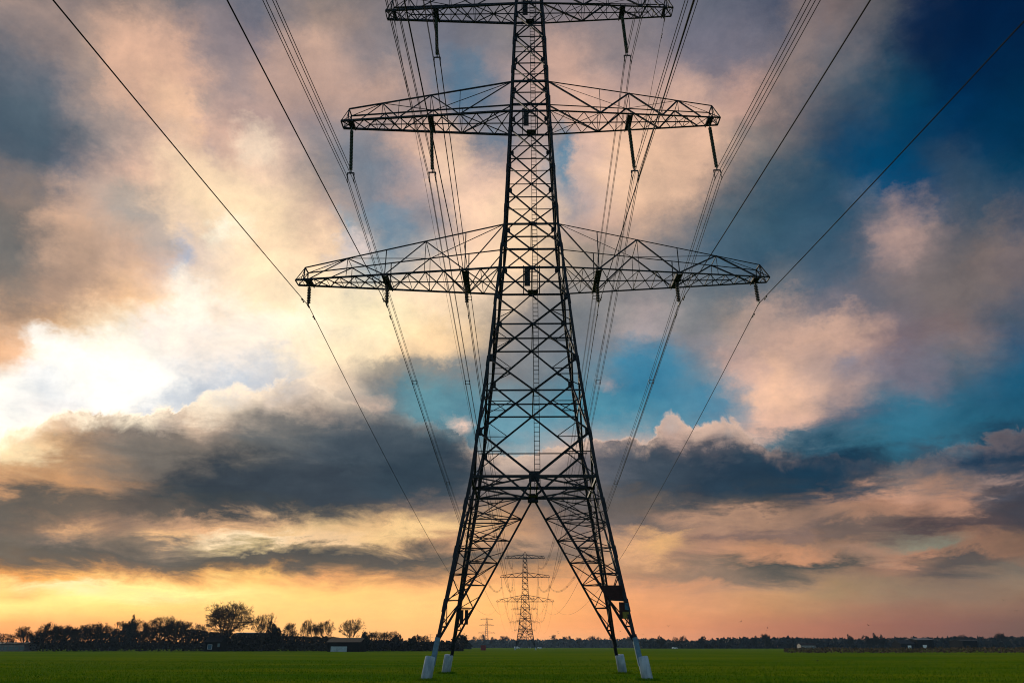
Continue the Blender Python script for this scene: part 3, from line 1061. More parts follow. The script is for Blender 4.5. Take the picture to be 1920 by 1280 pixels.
ATT = []     # (kind, x, z top, drop to wire)
SIDE = {-1: 'left', 1: 'right'}
PYL = ['huge front pylon', 'second pylon', 'third pylon', 'fourth pylon']
protoL, protoS, protoH = long_string(), short_string(), short_hang()
used = set()
for key, xs, kind in (('top', [10.7], 'earth'), ('top', [7.4], 'long'), ('mid', [7.4, 13.4], 'long'), ('low', [4.5, 10.0, 15.4], 'short')):
    zb = ARMS[key][0]
    for sx in (-1, 1):
        for j, x in enumerate(xs):
            where = {'top': 'top', 'mid': 'middle', 'low': 'lowest'}[key] + ' crossarm'
            place = {1: '', 2: ('inner ', 'outer ')[j % 2]}.get(len(xs)) if len(xs) < 3 else ('innermost ', 'middle ', 'outermost ')[j]
            ATT.append((kind, key, sx * x, zb - .26, where, f'{place}{SIDE[sx]}'))
            for i in range(4):
                pr = {'long': protoL, 'short': protoS, 'earth': protoH}[kind]
                if kind in used:
                    o = copy_tree(pr) if i < 2 else copy_tree(pr)
                else:
                    o = pr
                    used.add(kind)
                o.location = (sx * x, TY[i], zb - .26)
                desc = {'long': 'long green glass insulator string', 'short': 'short dark ribbed insulator string', 'earth': 'small steel clamp holding the earth wire'}[kind]
                verb = 'hanging from' if kind != 'earth' else 'under'
                pos = f'{place}{SIDE[sx]}'
                tag(o, f'{desc} {verb} {PYL[i]}\'s {where}, {pos}', 'insulator' if kind != 'earth' else 'wire clamp',
                    {'long': 'long insulator strings', 'short': 'short insulator strings', 'earth': 'earth wire clamps'}[kind])

# ------------------------------------------------------------------ overhead wires
SUPP = [D1 - SPAN] + TY


def wire_pts(x, z, sag, sw=0.0):
    pts = []
    for a, b in zip(SUPP, SUPP[1:]):
        n = 44
        for i in range(n + (1 if b == SUPP[-1] else 0)):
            # finer steps near the supports
            t = i / n
            t = .5 - .5 * math.cos(math.pi * t)
            k = 4 * t * (1 - t)
            pts.append(Vector((x + sw * k, a + (b - a) * t, z - sag * k)))
    return pts


def wire_at(x, z, sag, y, sw):
    for a, b in zip(SUPP, SUPP[1:]):
        if a <= y <= b:
            t = (y - a) / (b - a)
            return Vector((x + sw * 4 * t * (1 - t), y, z - sag * 4 * t * (1 - t)))


for kind, key, x, z, where, pos in ATT:
    ax = Vector((SW, 0, -1)).normalized()
    if kind == 'long':
        root = thing('conductor_bundle', (0, 0, 0), 0, f'bundle of four cables with square spacers under the {where}, {pos}', 'power cable', 'four-cable bundles of the power line')
        sag, sw = 12.6, .8
        for s in (-1, 1):
            for dz in (.30, .70):
                p = ax * (4.0 + dz)
                mb = MB()
                mb.tube(wire_pts(x + p.x + s * .24, z + p.z, sag, sw), .022, 5)
                mb.build('cable', M['wire'], root)
        base_x, base_z = x + (ax * 4.5).x, z + (ax * 4.5).z
        proto = None
        for a in TY[:3]:
            for k in range(10):
                y = a + 36 + 41 * k
                if y > a + SPAN - 8:
                    continue
                c = wire_at(base_x, base_z, sag, y, sw)
                if proto is None:
                    mb = MB()
                    for s in (-1, 1):
                        mb.bar((s * .24, 0, -.2), (s * .24, 0, .2), .045, .045, (1, 0, 0))
                        mb.bar((-.24, 0, s * .2), (.24, 0, s * .2), .045, .045)
                        for q in (-1, 1):
                            mb.bar((s * .24, -.09, q * .2), (s * .24, .09, q * .2), .085, .085)
                    proto = mb.build('spacer', M['fitting'], root)
                    proto.location = c
                else:
                    sp = proto.copy()
                    link(sp, root)
                    sp.location = c
    else:
        short = kind == 'short'
        drop = ax * (1.5 if short else .55)
        sag, sw = (11.4, .6) if short else (10.2, .5)
        name = 'power_cable' if short else 'earth_wire'
        if short:
            lab = f'single dark cable carried below the {where}, {pos}'
        else:
            lab = f'thin earth wire under the {where} tip, {pos}'
        root = thing(name, (0, 0, 0), 0, lab, 'power cable' if short else 'earth wire', 'single cables of the power line' if short else 'earth wires')
        X, Z = x + drop.x, z + drop.z
        mb = MB()
        mb.tube(wire_pts(X, Z, sag, sw), .026 if short else .018, 5)
        mb.build('cable', M['wire'], root)
        for yy in (-1.5, 1.5):
            c = wire_at(X, Z, sag, D1 + yy, sw)
            mb = MB()
            mb.bar(c, c + Vector((0, 0, -.10)), .05, .05, (1, 0, 0))
            mb.bar(c + Vector((0, -.2, -.10)), c + Vector((0, .2, -.10)), .02, .02)
            for e in (-.2, .2):
                mb.lathe([(-.07, .02), (-.06, .045), (.06, .045), (.07, .02)], c + Vector((0, e, -.10)), (0, 1, 0), 8)
            mb.build('damper', M['fitting'], root)


# ------------------------------------------------------------------ trees
def branch_tree(seed, height, spread, levels=6, trunk_frac=.22, r0=.34, up=.35, narrow=1.0, twig=.031):
    """bare broadleaf tree: returns trunk MB and crown MB"""
    rg = random.Random(seed)
    tr, cr = MB(), MB()

    def grow(p, d, L, r, lv, mb):
        n = 2 if lv > 1 else 1
        pts = [p]
        dd = d.copy()
        for i in range(n):
            dd = (dd + Vector((rg.gauss(0, .12), rg.gauss(0, .12), rg.gauss(0, .08)))).normalized()
            pts.append(pts[-1] + dd * (L / n))
        mb.tube(pts, max(r, twig), 4 if lv > 2 else 3, max(r * .68, twig * .8))
        if lv == 0:
            return
        e = pts[-1]
        k = rg.choice((3, 3, 4)) if lv > 1 else rg.choice((3, 4))
        a0 = rg.random() * 6.283
        for i in range(k):
            a = a0 + 6.283 * i / k + rg.gauss(0, .35)
            sp = spread * rg.uniform(.55, 1.25)
            if i == 0 and lv > 2:
                sp *= .35
            u = Vector((math.cos(a), math.sin(a), 0))
            nd = (dd * math.cos(sp) + (u - dd * u.dot(dd)).normalized() * math.sin(sp))
            nd = (nd + Vector((0, 0, up * .35))).normalized()
            nd.x *= narrow; nd.y *= narrow
            nd.normalize()
            start = e if i < 2 or lv < 2 else pts[-2].lerp(e, rg.uniform(.3, .9))
            grow(start, nd, L * rg.uniform(.62, .86), r * rg.uniform(.5, .68), lv - 1, cr)
    L0 = height * trunk_frac
    tr.tube([(0, 0, -.2), (0, 0, L0 * .15), (rg.gauss(0, .1), rg.gauss(0, .1), L0)], r0 * 1.25, 7, r0 * .85)
    k = rg.choice((4, 5))
    for i in range(k):
        a = 6.283 * i / k + rg.gauss(0, .3)
        sp = spread * rg.uniform(.6, 1.35) if i else .1
        nd = Vector((math.cos(a) * math.sin(sp) * narrow, math.sin(a) * math.sin(sp) * narrow, math.cos(sp) + up * .3)).normalized()
        grow(Vector((0, 0, L0 * rg.uniform(.8, 1.0))), nd, height * .225 * rg.uniform(.85, 1.15), r0 * .6, levels - 1, cr)
    return tr, cr


def leafy(seed, h, w, n, size, base=0.0):
    """dense evergreen: small leaf clumps through the volume of several lobes"""
    rg = np.random.default_rng(seed)
    lob = [(rg.normal(0, w * .22), rg.normal(0, w * .22), base + (h - base) * rg.uniform(.3, .8), rg.uniform(.22, .40)) for _ in range(9)]
    mb = MB()
    for i in range(n):
        lx, ly, lz, lr = lob[rg.integers(len(lob))]
        v = rg.normal(0, 1, 3)
        v = v / np.linalg.norm(v) * rg.uniform(.3, 1) ** .5
        c = np.array([lx + v[0] * lr * w, ly + v[1] * lr * w, max(lz + v[2] * lr * (h - base) * .75, .05)])
        a = rg.normal(0, 1, (2, 3)); a /= np.linalg.norm(a, axis=1)[:, None]
        s = size * rg.uniform(.6, 1.4)
        mb.add([c - a[0] * s, c + a[1] * s * .8, c + a[0] * s, c - a[1] * s * .8], [(0, 1, 2, 3)])
    return mb


PROTO = {}


def tree_proto(name, kind, **kw):
    PROTO[name] = (kind, kw)


TREES = {}
tree_proto('oak', 'bare', seed=6, height=14, spread=.72, levels=7, trunk_frac=.14, r0=.5, up=.02, twig=.027)
tree_proto('round', 'bare', seed=11, height=12, spread=.55, levels=6, trunk_frac=.22, r0=.34, up=.35)
tree_proto('vase', 'bare', seed=23, height=12, spread=.46, levels=6, trunk_frac=.2, r0=.3, up=.55)
tree_proto('slim', 'bare', seed=31, height=13, spread=.36, levels=6, trunk_frac=.2, r0=.24, up=.7, narrow=.8)
tree_proto('open', 'bare', seed=47, height=11, spread=.6, levels=6, trunk_frac=.26, r0=.3, up=.3)
tree_proto('bush', 'leaf', seed=5, h=9, w=8, n=1500, size=.42)
tree_proto('conifer', 'leaf', seed=8, h=11, w=6.5, n=1300, size=.42)


def real_height(o_list):
    zs = [v.co.z for o in o_list for v in o.data.vertices]
    rs = [math.hypot(v.co.x, v.co.y) for o in o_list for v in o.data.vertices]
    return float(np.percentile(zs, 99.7)), float(np.percentile(rs, 97.5))


def plant(kind, px, ytop, Y, wpx, label, group, name=None, rot=None):
    """tree whose foot is at column px, top at row ytop, crown about wpx wide, standing at distance Y"""
    if kind not in TREES:
        k, kw = PROTO[kind]
        root = thing({'bush': 'evergreen_bush', 'conifer': 'evergreen_tree'}.get(kind, 'bare_tree'))
        if k == 'bare':
            t_, c_ = branch_tree(**kw)
            a = t_.build('trunk', M['bark'], root)
            b = c_.build('crown', M['twig'], root)
            H = real_height([b])
        else:
            c_ = leafy(**kw)
            t_ = MB()
            t_.tube([(0, 0, -.1), (0, 0, kw['h'] * .5)], .2, 6, .1)
            t_.build('trunk', M['bark'], root)
            b = c_.build('crown', M['leaf'], root)
            H = real_height([b])
        TREES[kind] = (root, H)
        o = root
    else:
        o = copy_tree(TREES[kind][0])
    H, Wd = TREES[kind][1]
    X = at(px, Y)
    dist = math.hypot(X - CAMX, Y)
    hh = hgt(ytop, Y)
    sz = hh / H
    sxy = (wpx * .5 / FPX * CT * Y * 1.0) / Wd if wpx else sz
    o.location = (X, Y, 0)
    o.rotation_euler = (0, 0, rnd.random() * 6.283 if rot is None else rot)
    o.scale = (sxy, sxy, sz)
    tag(o, label, 'tree' if kind != 'bush' else 'bush', group)
    return o


GL = 'bare trees of the left tree row'
YL = 340
LEFT = [
 ('round', 8, 1186, 38, 'low bare tree cut by the left edge of the photo, above a pale greenhouse'),
 ('vase', 45, 1181, 34, 'small bare tree second from the left edge, above the pale greenhouse'),
 ('open', 42, 1173, 40, 'bare tree with open crown on a clear thin trunk, third from the left edge'),
 ('round', 82, 1166, 46, 'bare tree with a rounded top at the left end of the dark thicket'),
 ('vase', 104, 1170, 48, 'twiggy tree just right of the thicket\'s rounded left end tree'),
 ('round', 128, 1172, 46, 'twiggy tree in the level left stretch of the thicket'),
 ('open', 152, 1170, 50, 'spreading twiggy tree midway along the thicket\'s level left stretch'),
 ('vase', 176, 1166, 46, 'twiggy tree with a slightly raised top near the end of the level stretch'),
 ('round', 196, 1171, 40, 'low twiggy tree left of a bright gap in the thicket'),
 ('vase', 214, 1175, 34, 'thin bare tree in the bright gap of the thicket'),
 ('slim', 236, 1160, 44, 'tall ragged tree beside the thicket\'s topmost pointed twig'),
 ('conifer', 246, 1152, 18, 'narrow pointed dark tree sticking out above the thicket'),
 ('open', 264, 1165, 44, 'bare tree right of the pointed dark tree'),
 ('round', 298, 1154, 66, 'broad bare tree with fan-like twigs, left of the big round tree'),
 ('vase', 322, 1160, 50, 'fan-shaped bare tree leaning against the broad one beside the big round tree'),
 ('open', 348, 1164, 40, 'lower bare tree filling the dip left of the big round tree'),
 ('round', 370, 1168, 36, 'short bare tree at the foot of the big round tree'),
 ('oak', 420, 1129, 114, 'biggest tree, dense round bare crown above the farm roof'),
 ('round', 490, 1149, 44, 'bare tree above the right end of the farm roof'),
 ('bush', 512, 1166, 28, 'dark dense tree just right of the farm roof'),
 ('open', 544, 1167, 44, 'bare tree with a flat twiggy top between the farm and the slim trees'),
 ('round', 572, 1160, 26, 'slim upright bare tree, left one of three'),
 ('vase', 588, 1167, 24, 'shorter upright bare tree, middle one of three'),
 ('round', 606, 1162, 40, 'upright bare tree with fanned twigs, right one of three, near the barn'),
 ('round', 657, 1159, 46, 'lone round bare tree standing above the barn with pale doors'),
 ('bush', 684, 1183, 22, 'dark shrub-like tree right of the barn'),
 ('vase', 696, 1183, 22, 'small bare tree just right of the barn'),
 ('round', 710, 1183, 20, 'small bare tree in the low row, first of a close cluster'),
 ('vase', 722, 1183, 18, 'small bare tree in the low row, second of a close cluster'),
 ('round', 735, 1182, 24, 'small bare tree in the low row, tallest of a close cluster'),
 ('bush', 743, 1188, 24, 'round dark bush in the low row left of the huge pylon'),
 ('bush', 772, 1190, 24, 'low dark bush halfway between the barn and the pylon feet'),
 ('vase', 785, 1190, 18, 'small bare tree right of the low dark bush'),
 ('round', 797, 1190, 20, 'small bare tree nearest to the pylon\'s left front foot'),
 ('bush', 862, 1189, 40, 'big dark bush behind the rear left foot of the huge pylon'),
]
for i, (k, px, yt, wp, lab) in enumerate(LEFT):
    plant(k, px, yt, YL + rnd.uniform(-25, 30) if k != 'oak' else 330, wp, lab, GL if k not in ('bush', 'conifer') else 'dark evergreens of the left tree row')

GC = 'bare trees rising over the far wood'
for px, yt, wp, lab in [
 (905, 1188, 16, 'round bare tree at the foot of the small distant pylon'),
 (888, 1192, 13, 'faint bare tree left of the small distant pylon'),
 (923, 1193, 13, 'faint bare tree right of the small distant pylon'),
 (940, 1191, 14, 'faint round bare tree left of the second pylon'),
 (949, 1191, 13, 'faint bare tree touching the second pylon\'s left side'),
 (1040, 1189, 17, 'round bare tree first to the right of the second pylon'),
 (1058, 1192, 12, 'round bare tree second to the right of the second pylon'),
 (1068, 1191, 13, 'round bare tree third to the right of the second pylon'),
 (1086, 1194, 14, 'thin pale bare tree left of the huge pylon\'s rear right leg'),
 (1111, 1191, 15, 'bare tree nearest the huge pylon\'s rear right leg, left side'),
 (1122, 1193, 13, 'small bare tree close left of the huge pylon\'s rear right leg'),
 (1150, 1190, 12, 'thin bare tree seen between the two right feet'),
 (1180, 1192, 14, 'bare tree close to the front right foot of the huge pylon'),
]:
    plant(rnd.choice(['round', 'vase', 'open']), px, yt, 1150, wp, lab, GC)
GR = 'trees in front of the far wood on the right'
for k, px, yt, wp, lab in [
 ('bush', 1241, 1192, 16, 'dark round tree, first right of the pylon\'s front right foot'),
 ('round', 1268, 1193, 12, 'small bare tree left of a wide bare tree in the right wood'),
 ('round', 1281, 1191, 18, 'wide bare tree in a gap of the right-hand wood'),
 ('bush', 1315, 1192, 18, 'dark round tree with a rounded top in the right-hand wood'),
 ('conifer', 1415, 1191, 14, 'dark pointed tree above the pale house on the right'),
 ('bush', 1440, 1190, 22, 'dark bushy tree just right of the pale house'),
 ('vase', 1437, 1187, 18, 'bare twiggy tree topping the dark trees right of the pale house'),
 ('conifer', 1596, 1188, 12, 'dark pointed tree, left one of a pair on the right wood'),
 ('conifer', 1646, 1186, 14, 'tallest dark pointed tree on the right-hand wood'),
 ('bush', 1632, 1191, 22, 'dark bushy tree beside the tallest pointed tree'),
 ('conifer', 1658, 1189, 12, 'dark pointed tree close right of the tallest pointed one'),
 ('round', 1806, 1189, 18, 'bare round tree above the far right wood'),
 ('vase', 1876, 1186, 12, 'bare tree near the right edge of the photo, left of a pair'),
 ('vase', 1884, 1186, 12, 'bare tree near the right edge of the photo, right of a pair'),
]:
    plant(k, px, yt, 760, wp, lab, GR)


# thickets and woods nobody could count
def mass(name, pts, Y0, depth, size, n, material, label, cat, seed, drop=0.0):
    """pts: (column, row of the top); fills the band below with twig clumps"""
    rg = np.random.default_rng(seed)
    V, F = [], []
    xs = np.array([p[0] for p in pts], float)
    ys = np.array([p[1] for p in pts], float)
    for i in range(n):
        px = rg.uniform(xs[0], xs[-1])
        Y = Y0 + rg.uniform(0, depth)
        top = hgt(np.interp(px, xs, ys) + drop + rg.normal(0, 1.0), Y)
        X = at(px, Y)
        z = top * min(rg.uniform(0, 1) ** .8, .98)
        a = rg.normal(0, 1, (2, 3)); a /= np.linalg.norm(a, axis=1)[:, None]
        s = size * rg.uniform(.5, 1.5)
        c = np.array([X, Y, max(z, .1)])
        k = len(V)
        V += [c - a[0] * s, c + a[1] * s * .7, c + a[0] * s, c - a[1] * s * .7]
        F.append((k, k + 1, k + 2, k + 3))
    mb = MB()
    mb.v = [tuple(v) for v in V]
    mb.f = F
    return tag(mb.build(name, material), label, cat, kind='stuff')


mass('thicket', [(55, 1194), (70, 1184), (95, 1180), (120, 1178), (160, 1178), (185, 1182), (200, 1188), (212, 1192), (222, 1182), (240, 1178), (262, 1182),
                 (285, 1174), (310, 1172), (345, 1178), (368, 1178), (390, 1184), (430, 1186), (480, 1186), (510, 1185), (560, 1192), (620, 1192), (640, 1196), (700, 1198), (740, 1200), (800, 1202), (870, 1200)],
     332, 40, .55, 22000, M['thicket'], 'dark tangled undergrowth below the left tree row', 'thicket', 2, 1.5)
mass('wood', [(865, 1199), (940, 1198), (1000, 1199), (1080, 1198), (1150, 1199), (1190, 1196), (1225, 1198)],
     1500, 200, 5.0, 5000, M['wood'], 'long low bluish wood along the horizon behind the second pylon', 'wood', 4, 3.5)
mass('wood', [(1195, 1203), (1205, 1196), (1230, 1195), (1260, 1198), (1330, 1199), (1345, 1196), (1385, 1193), (1410, 1195), (1450, 1192), (1490, 1193), (1510, 1195), (1560, 1194), (1600, 1196),
              (1650, 1195), (1690, 1193), (1760, 1193), (1800, 1192), (1850, 1193), (1920, 1191), (1990, 1191)],
     860, 160, 3.0, 9000, M['wood'], 'dark wood on the horizon right of the huge pylon', 'wood', 6, 5.0)
mass('wood', [(-80, 1206), (0, 1205), (60, 1204), (300, 1203), (620, 1204), (880, 1204)],
     620, 80, 2.5, 4000, M['wood'], 'low dark wood line behind the left farm', 'wood', 9, 3.0)
mass('reeds', [(1470, 1213.2), (1560, 1212.6), (1700, 1212.8), (1800, 1212.2), (1990, 1211.6)],
     235, 60, .28, 6000, M['reed'], 'strip of dry brown reeds at the right edge of the field', 'reeds', 12, 1.6)


# ------------------------------------------------------------------ farm buildings
def gable(name, px0, px1, yeave, yridge, Y, depth, wallm, roofm, label, cat='building', overhang=.4):
    x0, x1 = at(px0, Y), at(px1, Y)
    root = thing(name, ((x0 + x1) / 2, Y, 0), 0, label, cat)
    W_, he, hr = x1 - x0, hgt(yeave, Y), hgt(yridge, Y)
    w = MB()
    w.box((0, depth / 2, he / 2), (W_, depth, he))
    w.build('wall', wallm, root)
    r = MB()
    o = overhang
    a, b = -W_ / 2 - o, W_ / 2 + o
    t = .18
    for s in (0, 1):
        y0, y1 = (-o, depth / 2) if s == 0 else (depth + o, depth / 2)
        r.add([(a, y0, he + .01), (b, y0, he + .01), (b, y1, hr), (a, y1, hr), (a, y0, he + .01 + t), (b, y0, he + .01 + t), (b, y1, hr + t), (a, y1, hr + t)],
              [(3, 2, 1, 0), (4, 5, 6, 7), (0, 1, 5, 4), (1, 2, 6, 5), (2, 3, 7, 6), (3, 0, 4, 7)])
    r.build('roof', roofm, root)
    gb = MB()
    for x in (-W_ / 2, W_ / 2):
        gb.add([(x - .05, 0, he), (x - .05, depth, he), (x - .05, depth / 2, hr), (x + .05, 0, he), (x + .05, depth, he), (x + .05, depth / 2, hr)],
               [(0, 2, 1), (3, 4, 5), (0, 1, 4, 3), (1, 2, 5, 4), (2, 0, 3, 5)])
    gb.build('gable', wallm, root)
    return root, W_, he, hr


def window(parent, x, z, w, h, fm=None, gm=None, nm='window'):
    f = MB()
    for s in (-1, 1):
        f.box((x + s * w / 2, -.05, z), (.12, .14, h + .12))
        f.box((x, -.05, z + s * h / 2), (w - .12, .14, .12))
    fo = f.build(nm, fm or M['white'], parent)
    p = MB()
    p.box((x, -.03, z), (w - .1, .05, h - .1))
    p.build('pane', gm or M['pane'], fo)


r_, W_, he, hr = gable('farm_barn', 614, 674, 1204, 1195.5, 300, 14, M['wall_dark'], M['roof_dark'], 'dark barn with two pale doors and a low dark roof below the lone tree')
for cx, ww in ((-.25, 2.4), (2.5, 3.6)):
    dmb = MB()
    dmb.box((-W_ / 2 + (628 - 614) / 60 * W_ + cx, -.06, 0.88), (ww, .08, 1.76))
    do = dmb.build('door', M['door_pale'], r_)
    hb = MB()
    hb.box((-W_ / 2 + (628 - 614) / 60 * W_ + cx + ww / 2 - .2, -.13, 1.0), (.06, .06, .2))
    hb.build('handle', M['fitting'], do)
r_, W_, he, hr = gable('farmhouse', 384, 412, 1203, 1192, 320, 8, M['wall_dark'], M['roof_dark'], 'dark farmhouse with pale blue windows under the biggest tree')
window(r_, -W_ / 2 + 1.9, 1.6, 1.6, 1.6, fm=M['door_pale'], gm=M['blue'])
window(r_, -W_ / 2 + 5.2, 2.2, 1.0, 1.3, fm=M['roof_grey'])
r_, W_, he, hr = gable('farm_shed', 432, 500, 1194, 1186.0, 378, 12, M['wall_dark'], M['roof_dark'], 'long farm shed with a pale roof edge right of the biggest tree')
dmb = MB(); dmb.box((-2, -.06, 1.3), (3.0, .08, 2.6)); dmb.build('door', M['roof_dark'], r_)
dmb = MB(); dmb.box((-1.5, 5.4, hr + .22), (W_ * .75, .9, .25)); dmb.build('roof_ridge', M['white'], r_)
r_, W_, he, hr = gable('greenhouse', -20, 44, 1207, 1204, 330, 10, M['glasshouse'], M['roof_grey'], 'pale low greenhouse at the left edge of the photo')
for i in range(6):
    window(r_, -W_ / 2 + 2 + i * 2.2, 1.1, 1.7, 1.3, fm=M['glasshouse'])
r_, W_, he, hr = gable('house', 1502, 1530, 1208.5, 1205, 620, 9, M['glasshouse'], M['roof_dark'], 'low pale house in front of the right-hand wood')
for i in range(4):
    window(r_, -W_ / 2 + 1.5 + i * 2.4, 1.3, 1.3, 1.0)
r_, W_, he, hr = gable('warehouse', 1722, 1752, 1199, 1196, 640, 20, M['wall_dark'], M['glasshouse'], 'farm hall with a pale roof strip above dark trees on the right')
dmb = MB(); dmb.box((-1.0, -.06, 1.5), (3.0, .08, 3.0)); dmb.build('door', M['white'], r_)
r_, W_, he, hr = gable('barn', 1690, 1716, 1206, 1199.5, 640, 16, M['wall_dark'], M['roof_grey'], 'grey-roofed barn left of the farm hall with the pale roof')
dmb = MB(); dmb.box((1.0, -.06, 1.3), (2.6, .08, 2.6)); dmb.build('door', M['white'], r_)
r_, W_, he, hr = gable('warehouse', 1806, 1834, 1201, 1198.5, 650, 20, M['wall_dark'], M['roof_grey'], 'dark hall with a pale roof edge, rightmost of the far farm buildings')
dmb = MB(); dmb.box((-2.0, -.06, 1.5), (3.0, .08, 3.0)); dmb.build('door', M['roof_grey'], r_)

# red container in the field
Yc = 420
cx = at(906, Yc)
root = thing('container', (cx, Yc, 0), 0, 'small red container standing in the field left of the second pylon', 'container')
c = MB()
c.box((0, 1.2, 1.15), (2.5, 2.4, 2.3))
for i in range(9):
    c.box((-1.15 + i * .2875, -.03, 1.15), (.09, .06, 2.1))
c.build('body', M['rust'], root)
c = MB(); c.box((0, 1.2, 2.34), (2.6, 2.5, .08)); c.build('roof', M['rust'], root)
c = MB(); c.box((-.6, -.075, 1.1), (.05, .05, 1.9)); c.box((.6, -.075, 1.1), (.05, .05, 1.9)); c.build('lock_rod', M['fitting'], root)


def car(px, Y, label, van=False):
    root = thing('parked_car' if not van else 'white_van', (at(px, Y), Y, 0), 0, label, 'van' if van else 'car', 'white vehicles on the far road')
    L = 5.2 if van else 4.4
    prof = [(-L / 2, .35), (L / 2, .35), (L / 2, .95), (L * .33, 1.05), (L * .2, 2.0 if van else 1.45), (-L * .42, 2.05 if van else 1.45), (-L / 2, 1.0)]
    b = MB()
    n = len(prof)
    vs = [(x, -.9, z) for x, z in prof] + [(x, .9, z) for x, z in prof]
    b.add(vs, [(i, (i + 1) % n, n + (i + 1) % n, n + i) for i in range(n)] + [tuple(range(n - 1, -1, -1)), tuple(range(n, 2 * n))])
    b.build('body', M['carw'], root)
    w = MB()
    w.box((L * .02, -.91, 1.5 if van else 1.22), (L * .3, .03, .35))
    w.build('window', M['pane'], root)
    for x in (-L * .31, L * .31):
        for y in (-.85, .85):
            t = MB()
            t.lathe([(-.1, .2), (-.1, .33), (.1, .33), (.1, .2)], (x, y, .33), (0, 1, 0), 14)
            t.build('wheel', M['tyre'], root)


car(969, 820, 'white van on the far road at the left foot of the second pylon', True)
car(1012, 820, 'white car on the far road at the right foot of the second pylon')
car(1265, 700, 'white car before the wood right of the huge pylon\'s front foot')

# ------------------------------------------------------------------ birds
def bird(px, py, Y, span, label, roll=0.0, fold=.35, grounded=False):
    z = 0.16 if grounded else hgt(py, Y)
    root = thing('bird', (at(px, Y), Y, z), rnd.uniform(-1.2, 1.2), label, 'bird', 'small dark birds in the field' if grounded else 'small dark birds in the air')
    # lateral position of things high above the horizon
    if not grounded:
        a_, e_ = px_to_dir(px, py)
        root.location.x = CAMX + Y * math.tan(a_)
    b = MB()
    L = span * .42
    b.lathe([(-L * .55, .01), (-L * .4, span * .03), (-L * .05, span * .075), (L * .25, span * .065), (L * .38, span * .04), (L * .46, span * .045), (L * .52, span * .02), (L * .6, .006)], (0, 0, 0), (0, 1, 0), 8)
    b.add([(-span * .05, -L * .5, 0), (span * .05, -L * .5, 0), (span * .09, -L * .85, .01), (-span * .09, -L * .85, .01)], [(0, 1, 2, 3)])
    b.build('body', M['bird'], root, True)
    for s in (-1, 1):
        w = MB()
        f_ = .12 if grounded else 1.0
        a = [(s * span * .04, L * .22, 0), (s * span * .04, -L * .2, 0),
             (s * span * .25 * f_ + s * span * .04, -L * .12, span * fold * .5 * f_), (s * span * .25 * f_ + s * span * .04, L * .3, span * fold * .5 * f_),
             (s * span * .5 * f_ + s * span * .04, -L * .25, span * fold * .55 * f_)]
        a2 = [(x, y, z_ + .012) for x, y, z_ in a]
        w.add(a + a2, [(0, 1, 2, 3), (3, 2, 4), (8, 7, 6, 5), (9, 7, 8), (0, 5, 6, 1), (1, 6, 7, 2), (2, 7, 9, 4), (4, 9, 8, 3), (3, 8, 5, 0)])
        w.build('wing', M['bird'], root)
    if roll:
        root.rotation_euler[1] = roll
    if grounded:
        l_ = MB()
        for s in (-.03, .03):
            l_.tube([(s, 0, 0), (s, .01, -.16)], .008, 4)
        l_.build('legs', M['bird'], root)


for px, py, sp, lab in [
 (1389, 1165, .75, 'largest dark bird, wings tilted, in the sky right of the pylon'),
 (1253, 1173, .6, 'bird gliding right of the boards on the front right leg'),
 (1439, 1177, .5, 'upper bird of a pair above the right wood'),
 (1438, 1182, .5, 'lower bird of a pair above the right wood'),
 (1628, 1172, .55, 'single bird in the sky above the pale-roofed hall'),
 (1882, 1125, .55, 'faint bird high near the right edge of the photo'),
 (1906, 1145, .6, 'dark bird at the right edge, below the faint high one'),
 (1163, 1183, .45, 'bird just above the far wood between the right legs'),
 (1206, 1189, .5, 'bird right beside the front right leg, low over the wood'),
 (1046, 1184, .5, 'upper bird of a pair right of the second pylon'),
 (1047, 1187, .5, 'lower bird of a pair right of the second pylon'),
 (1031, 1193, .5, 'bird low over the wood, left of the round bare tree'),
 (1007, 1177, .45, 'bird close to the second pylon\'s right leg'),
 (1126, 1196, .5, 'bird in front of the wood left of the rear right leg'),
 (1323, 1196, .5, 'bird skimming the dark round trees right of the pylon'),
]:
    bird(px, py, 210 if sp > .5 else 240, sp * 1.35, lab, rnd.uniform(-.6, .6), rnd.uniform(.1, .6))
for px, Y, lab in [(934, 120, 'dark bird on the grass under the pylon, left of centre'), (1106, 105, 'dark bird on the grass left of the rear right foot'),
                   (1139, 95, 'dark bird on the grass nearest to the rear right foot'), (1269, 118, 'dark bird on the grass right of the front right foot'),
                   (1530, 100, 'dark bird alone on the grass far to the right'), (928, 130, 'dark bird on the grass beside the red container\'s foreground')]:
    bird(px, 0, Y, .5, lab, 0, .2, True)

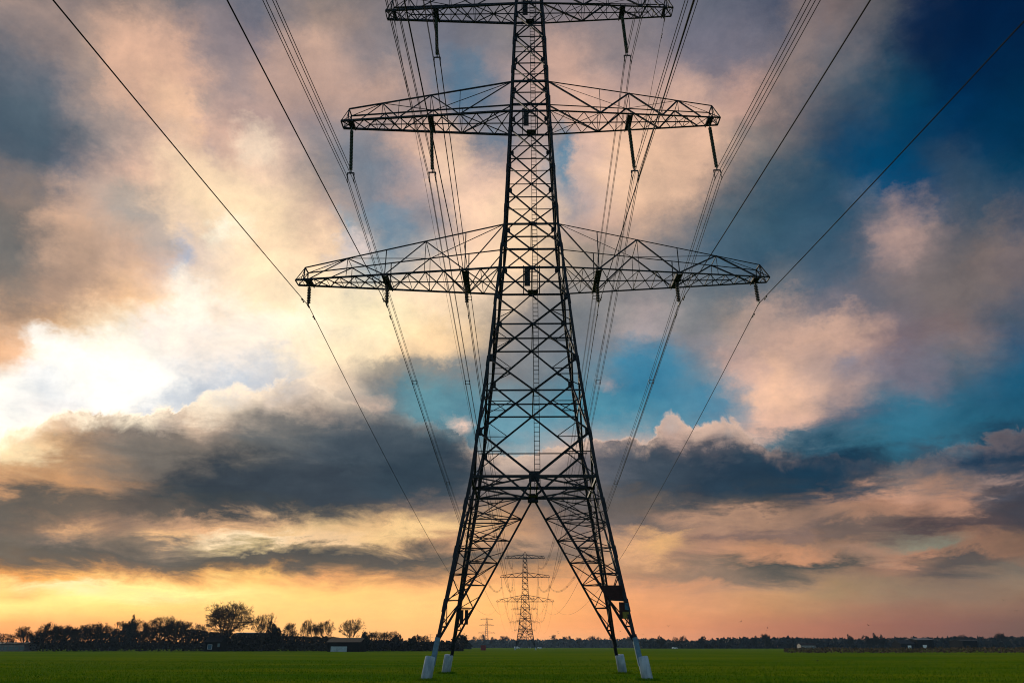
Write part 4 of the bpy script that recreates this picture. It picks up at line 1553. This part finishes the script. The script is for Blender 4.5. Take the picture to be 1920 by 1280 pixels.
# ------------------------------------------------------------------ grass blades (only where single tufts can be seen)
rg = np.random.default_rng(3)
NB_ = 70000
u = rg.uniform(0, 1, NB_)
Yb = 38 + 72 * u ** 1.6
Xb = (rg.uniform(-1, 1, NB_)) * (Yb * .66 + 2) + CAMX
patch = np.sin(Xb * .31 + 2 * np.sin(Yb * .17)) * np.sin(Yb * .53 + Xb * .11)
kf = 0
for sx_ in (-1, 1):            # longer tufts round the four footings
    for sy_ in (-1, 1):
        m_ = 700
        an_ = rg.uniform(0, 6.283, m_)
        rr_ = .31 + np.abs(rg.normal(0, .16, m_))
        Xb[kf:kf + m_] = sx_ * (wid(0) + .17) + np.cos(an_) * rr_
        Yb[kf:kf + m_] = D1 + sy_ * wid(0) + np.sin(an_) * rr_
        kf += m_
hb_ = np.clip(rg.normal(.085, .03, NB_) + .03 * patch, .03, .2)
hb_[:kf] = rg.uniform(.05, .16, kf)
wb_ = rg.uniform(.012, .03, NB_)
an = rg.uniform(0, 6.283, NB_)
lx, ly = rg.normal(0, .045, NB_), rg.normal(0, .045, NB_)
V = np.zeros((NB_, 3, 3))
V[:, 0] = np.stack([Xb - np.cos(an) * wb_, Yb - np.sin(an) * wb_, np.zeros(NB_)], 1)
V[:, 1] = np.stack([Xb + np.cos(an) * wb_, Yb + np.sin(an) * wb_, np.zeros(NB_)], 1)
V[:, 2] = np.stack([Xb + lx, Yb + ly, hb_], 1)
me = bpy.data.meshes.new('grass')
me.vertices.add(NB_ * 3)
me.vertices.foreach_set('co', V.reshape(-1))
me.loops.add(NB_ * 3)
me.loops.foreach_set('vertex_index', np.arange(NB_ * 3, dtype=np.int32))
me.polygons.add(NB_)
me.polygons.foreach_set('loop_start', np.arange(0, NB_ * 3, 3, dtype=np.int32))
me.update()
me.validate()
M['blade'] = mat('grass_blade', (.165, .225, .005), .9, 0, 0, .45, spec=0, col2=(.070, .160, .005))
me.materials.append(M['blade'])
tag(link(bpy.data.objects.new('grass', me)), 'short green grass of the field around the pylon feet', 'grass', kind='stuff')

# ------------------------------------------------------------------ evening haze
HAZE = 0.65e-4
hm = bpy.data.materials.new('haze')
hm.use_nodes = True
ht = hm.node_tree
ht.nodes.clear()
pv = ht.nodes.new('ShaderNodeVolumePrincipled')
pv.inputs['Color'].default_value = (.42, .68, 1.0, 1)
pv.inputs['Density'].default_value = HAZE
pv.inputs['Anisotropy'].default_value = 0.3
ho = ht.nodes.new('ShaderNodeOutputMaterial')
ht.links.new(pv.outputs[0], ho.inputs['Volume'])
mb = MB()
mb.box((0, 790, 28), (5300, 2660, 58))
tag(mb.build('haze', hm), kind='stuff')
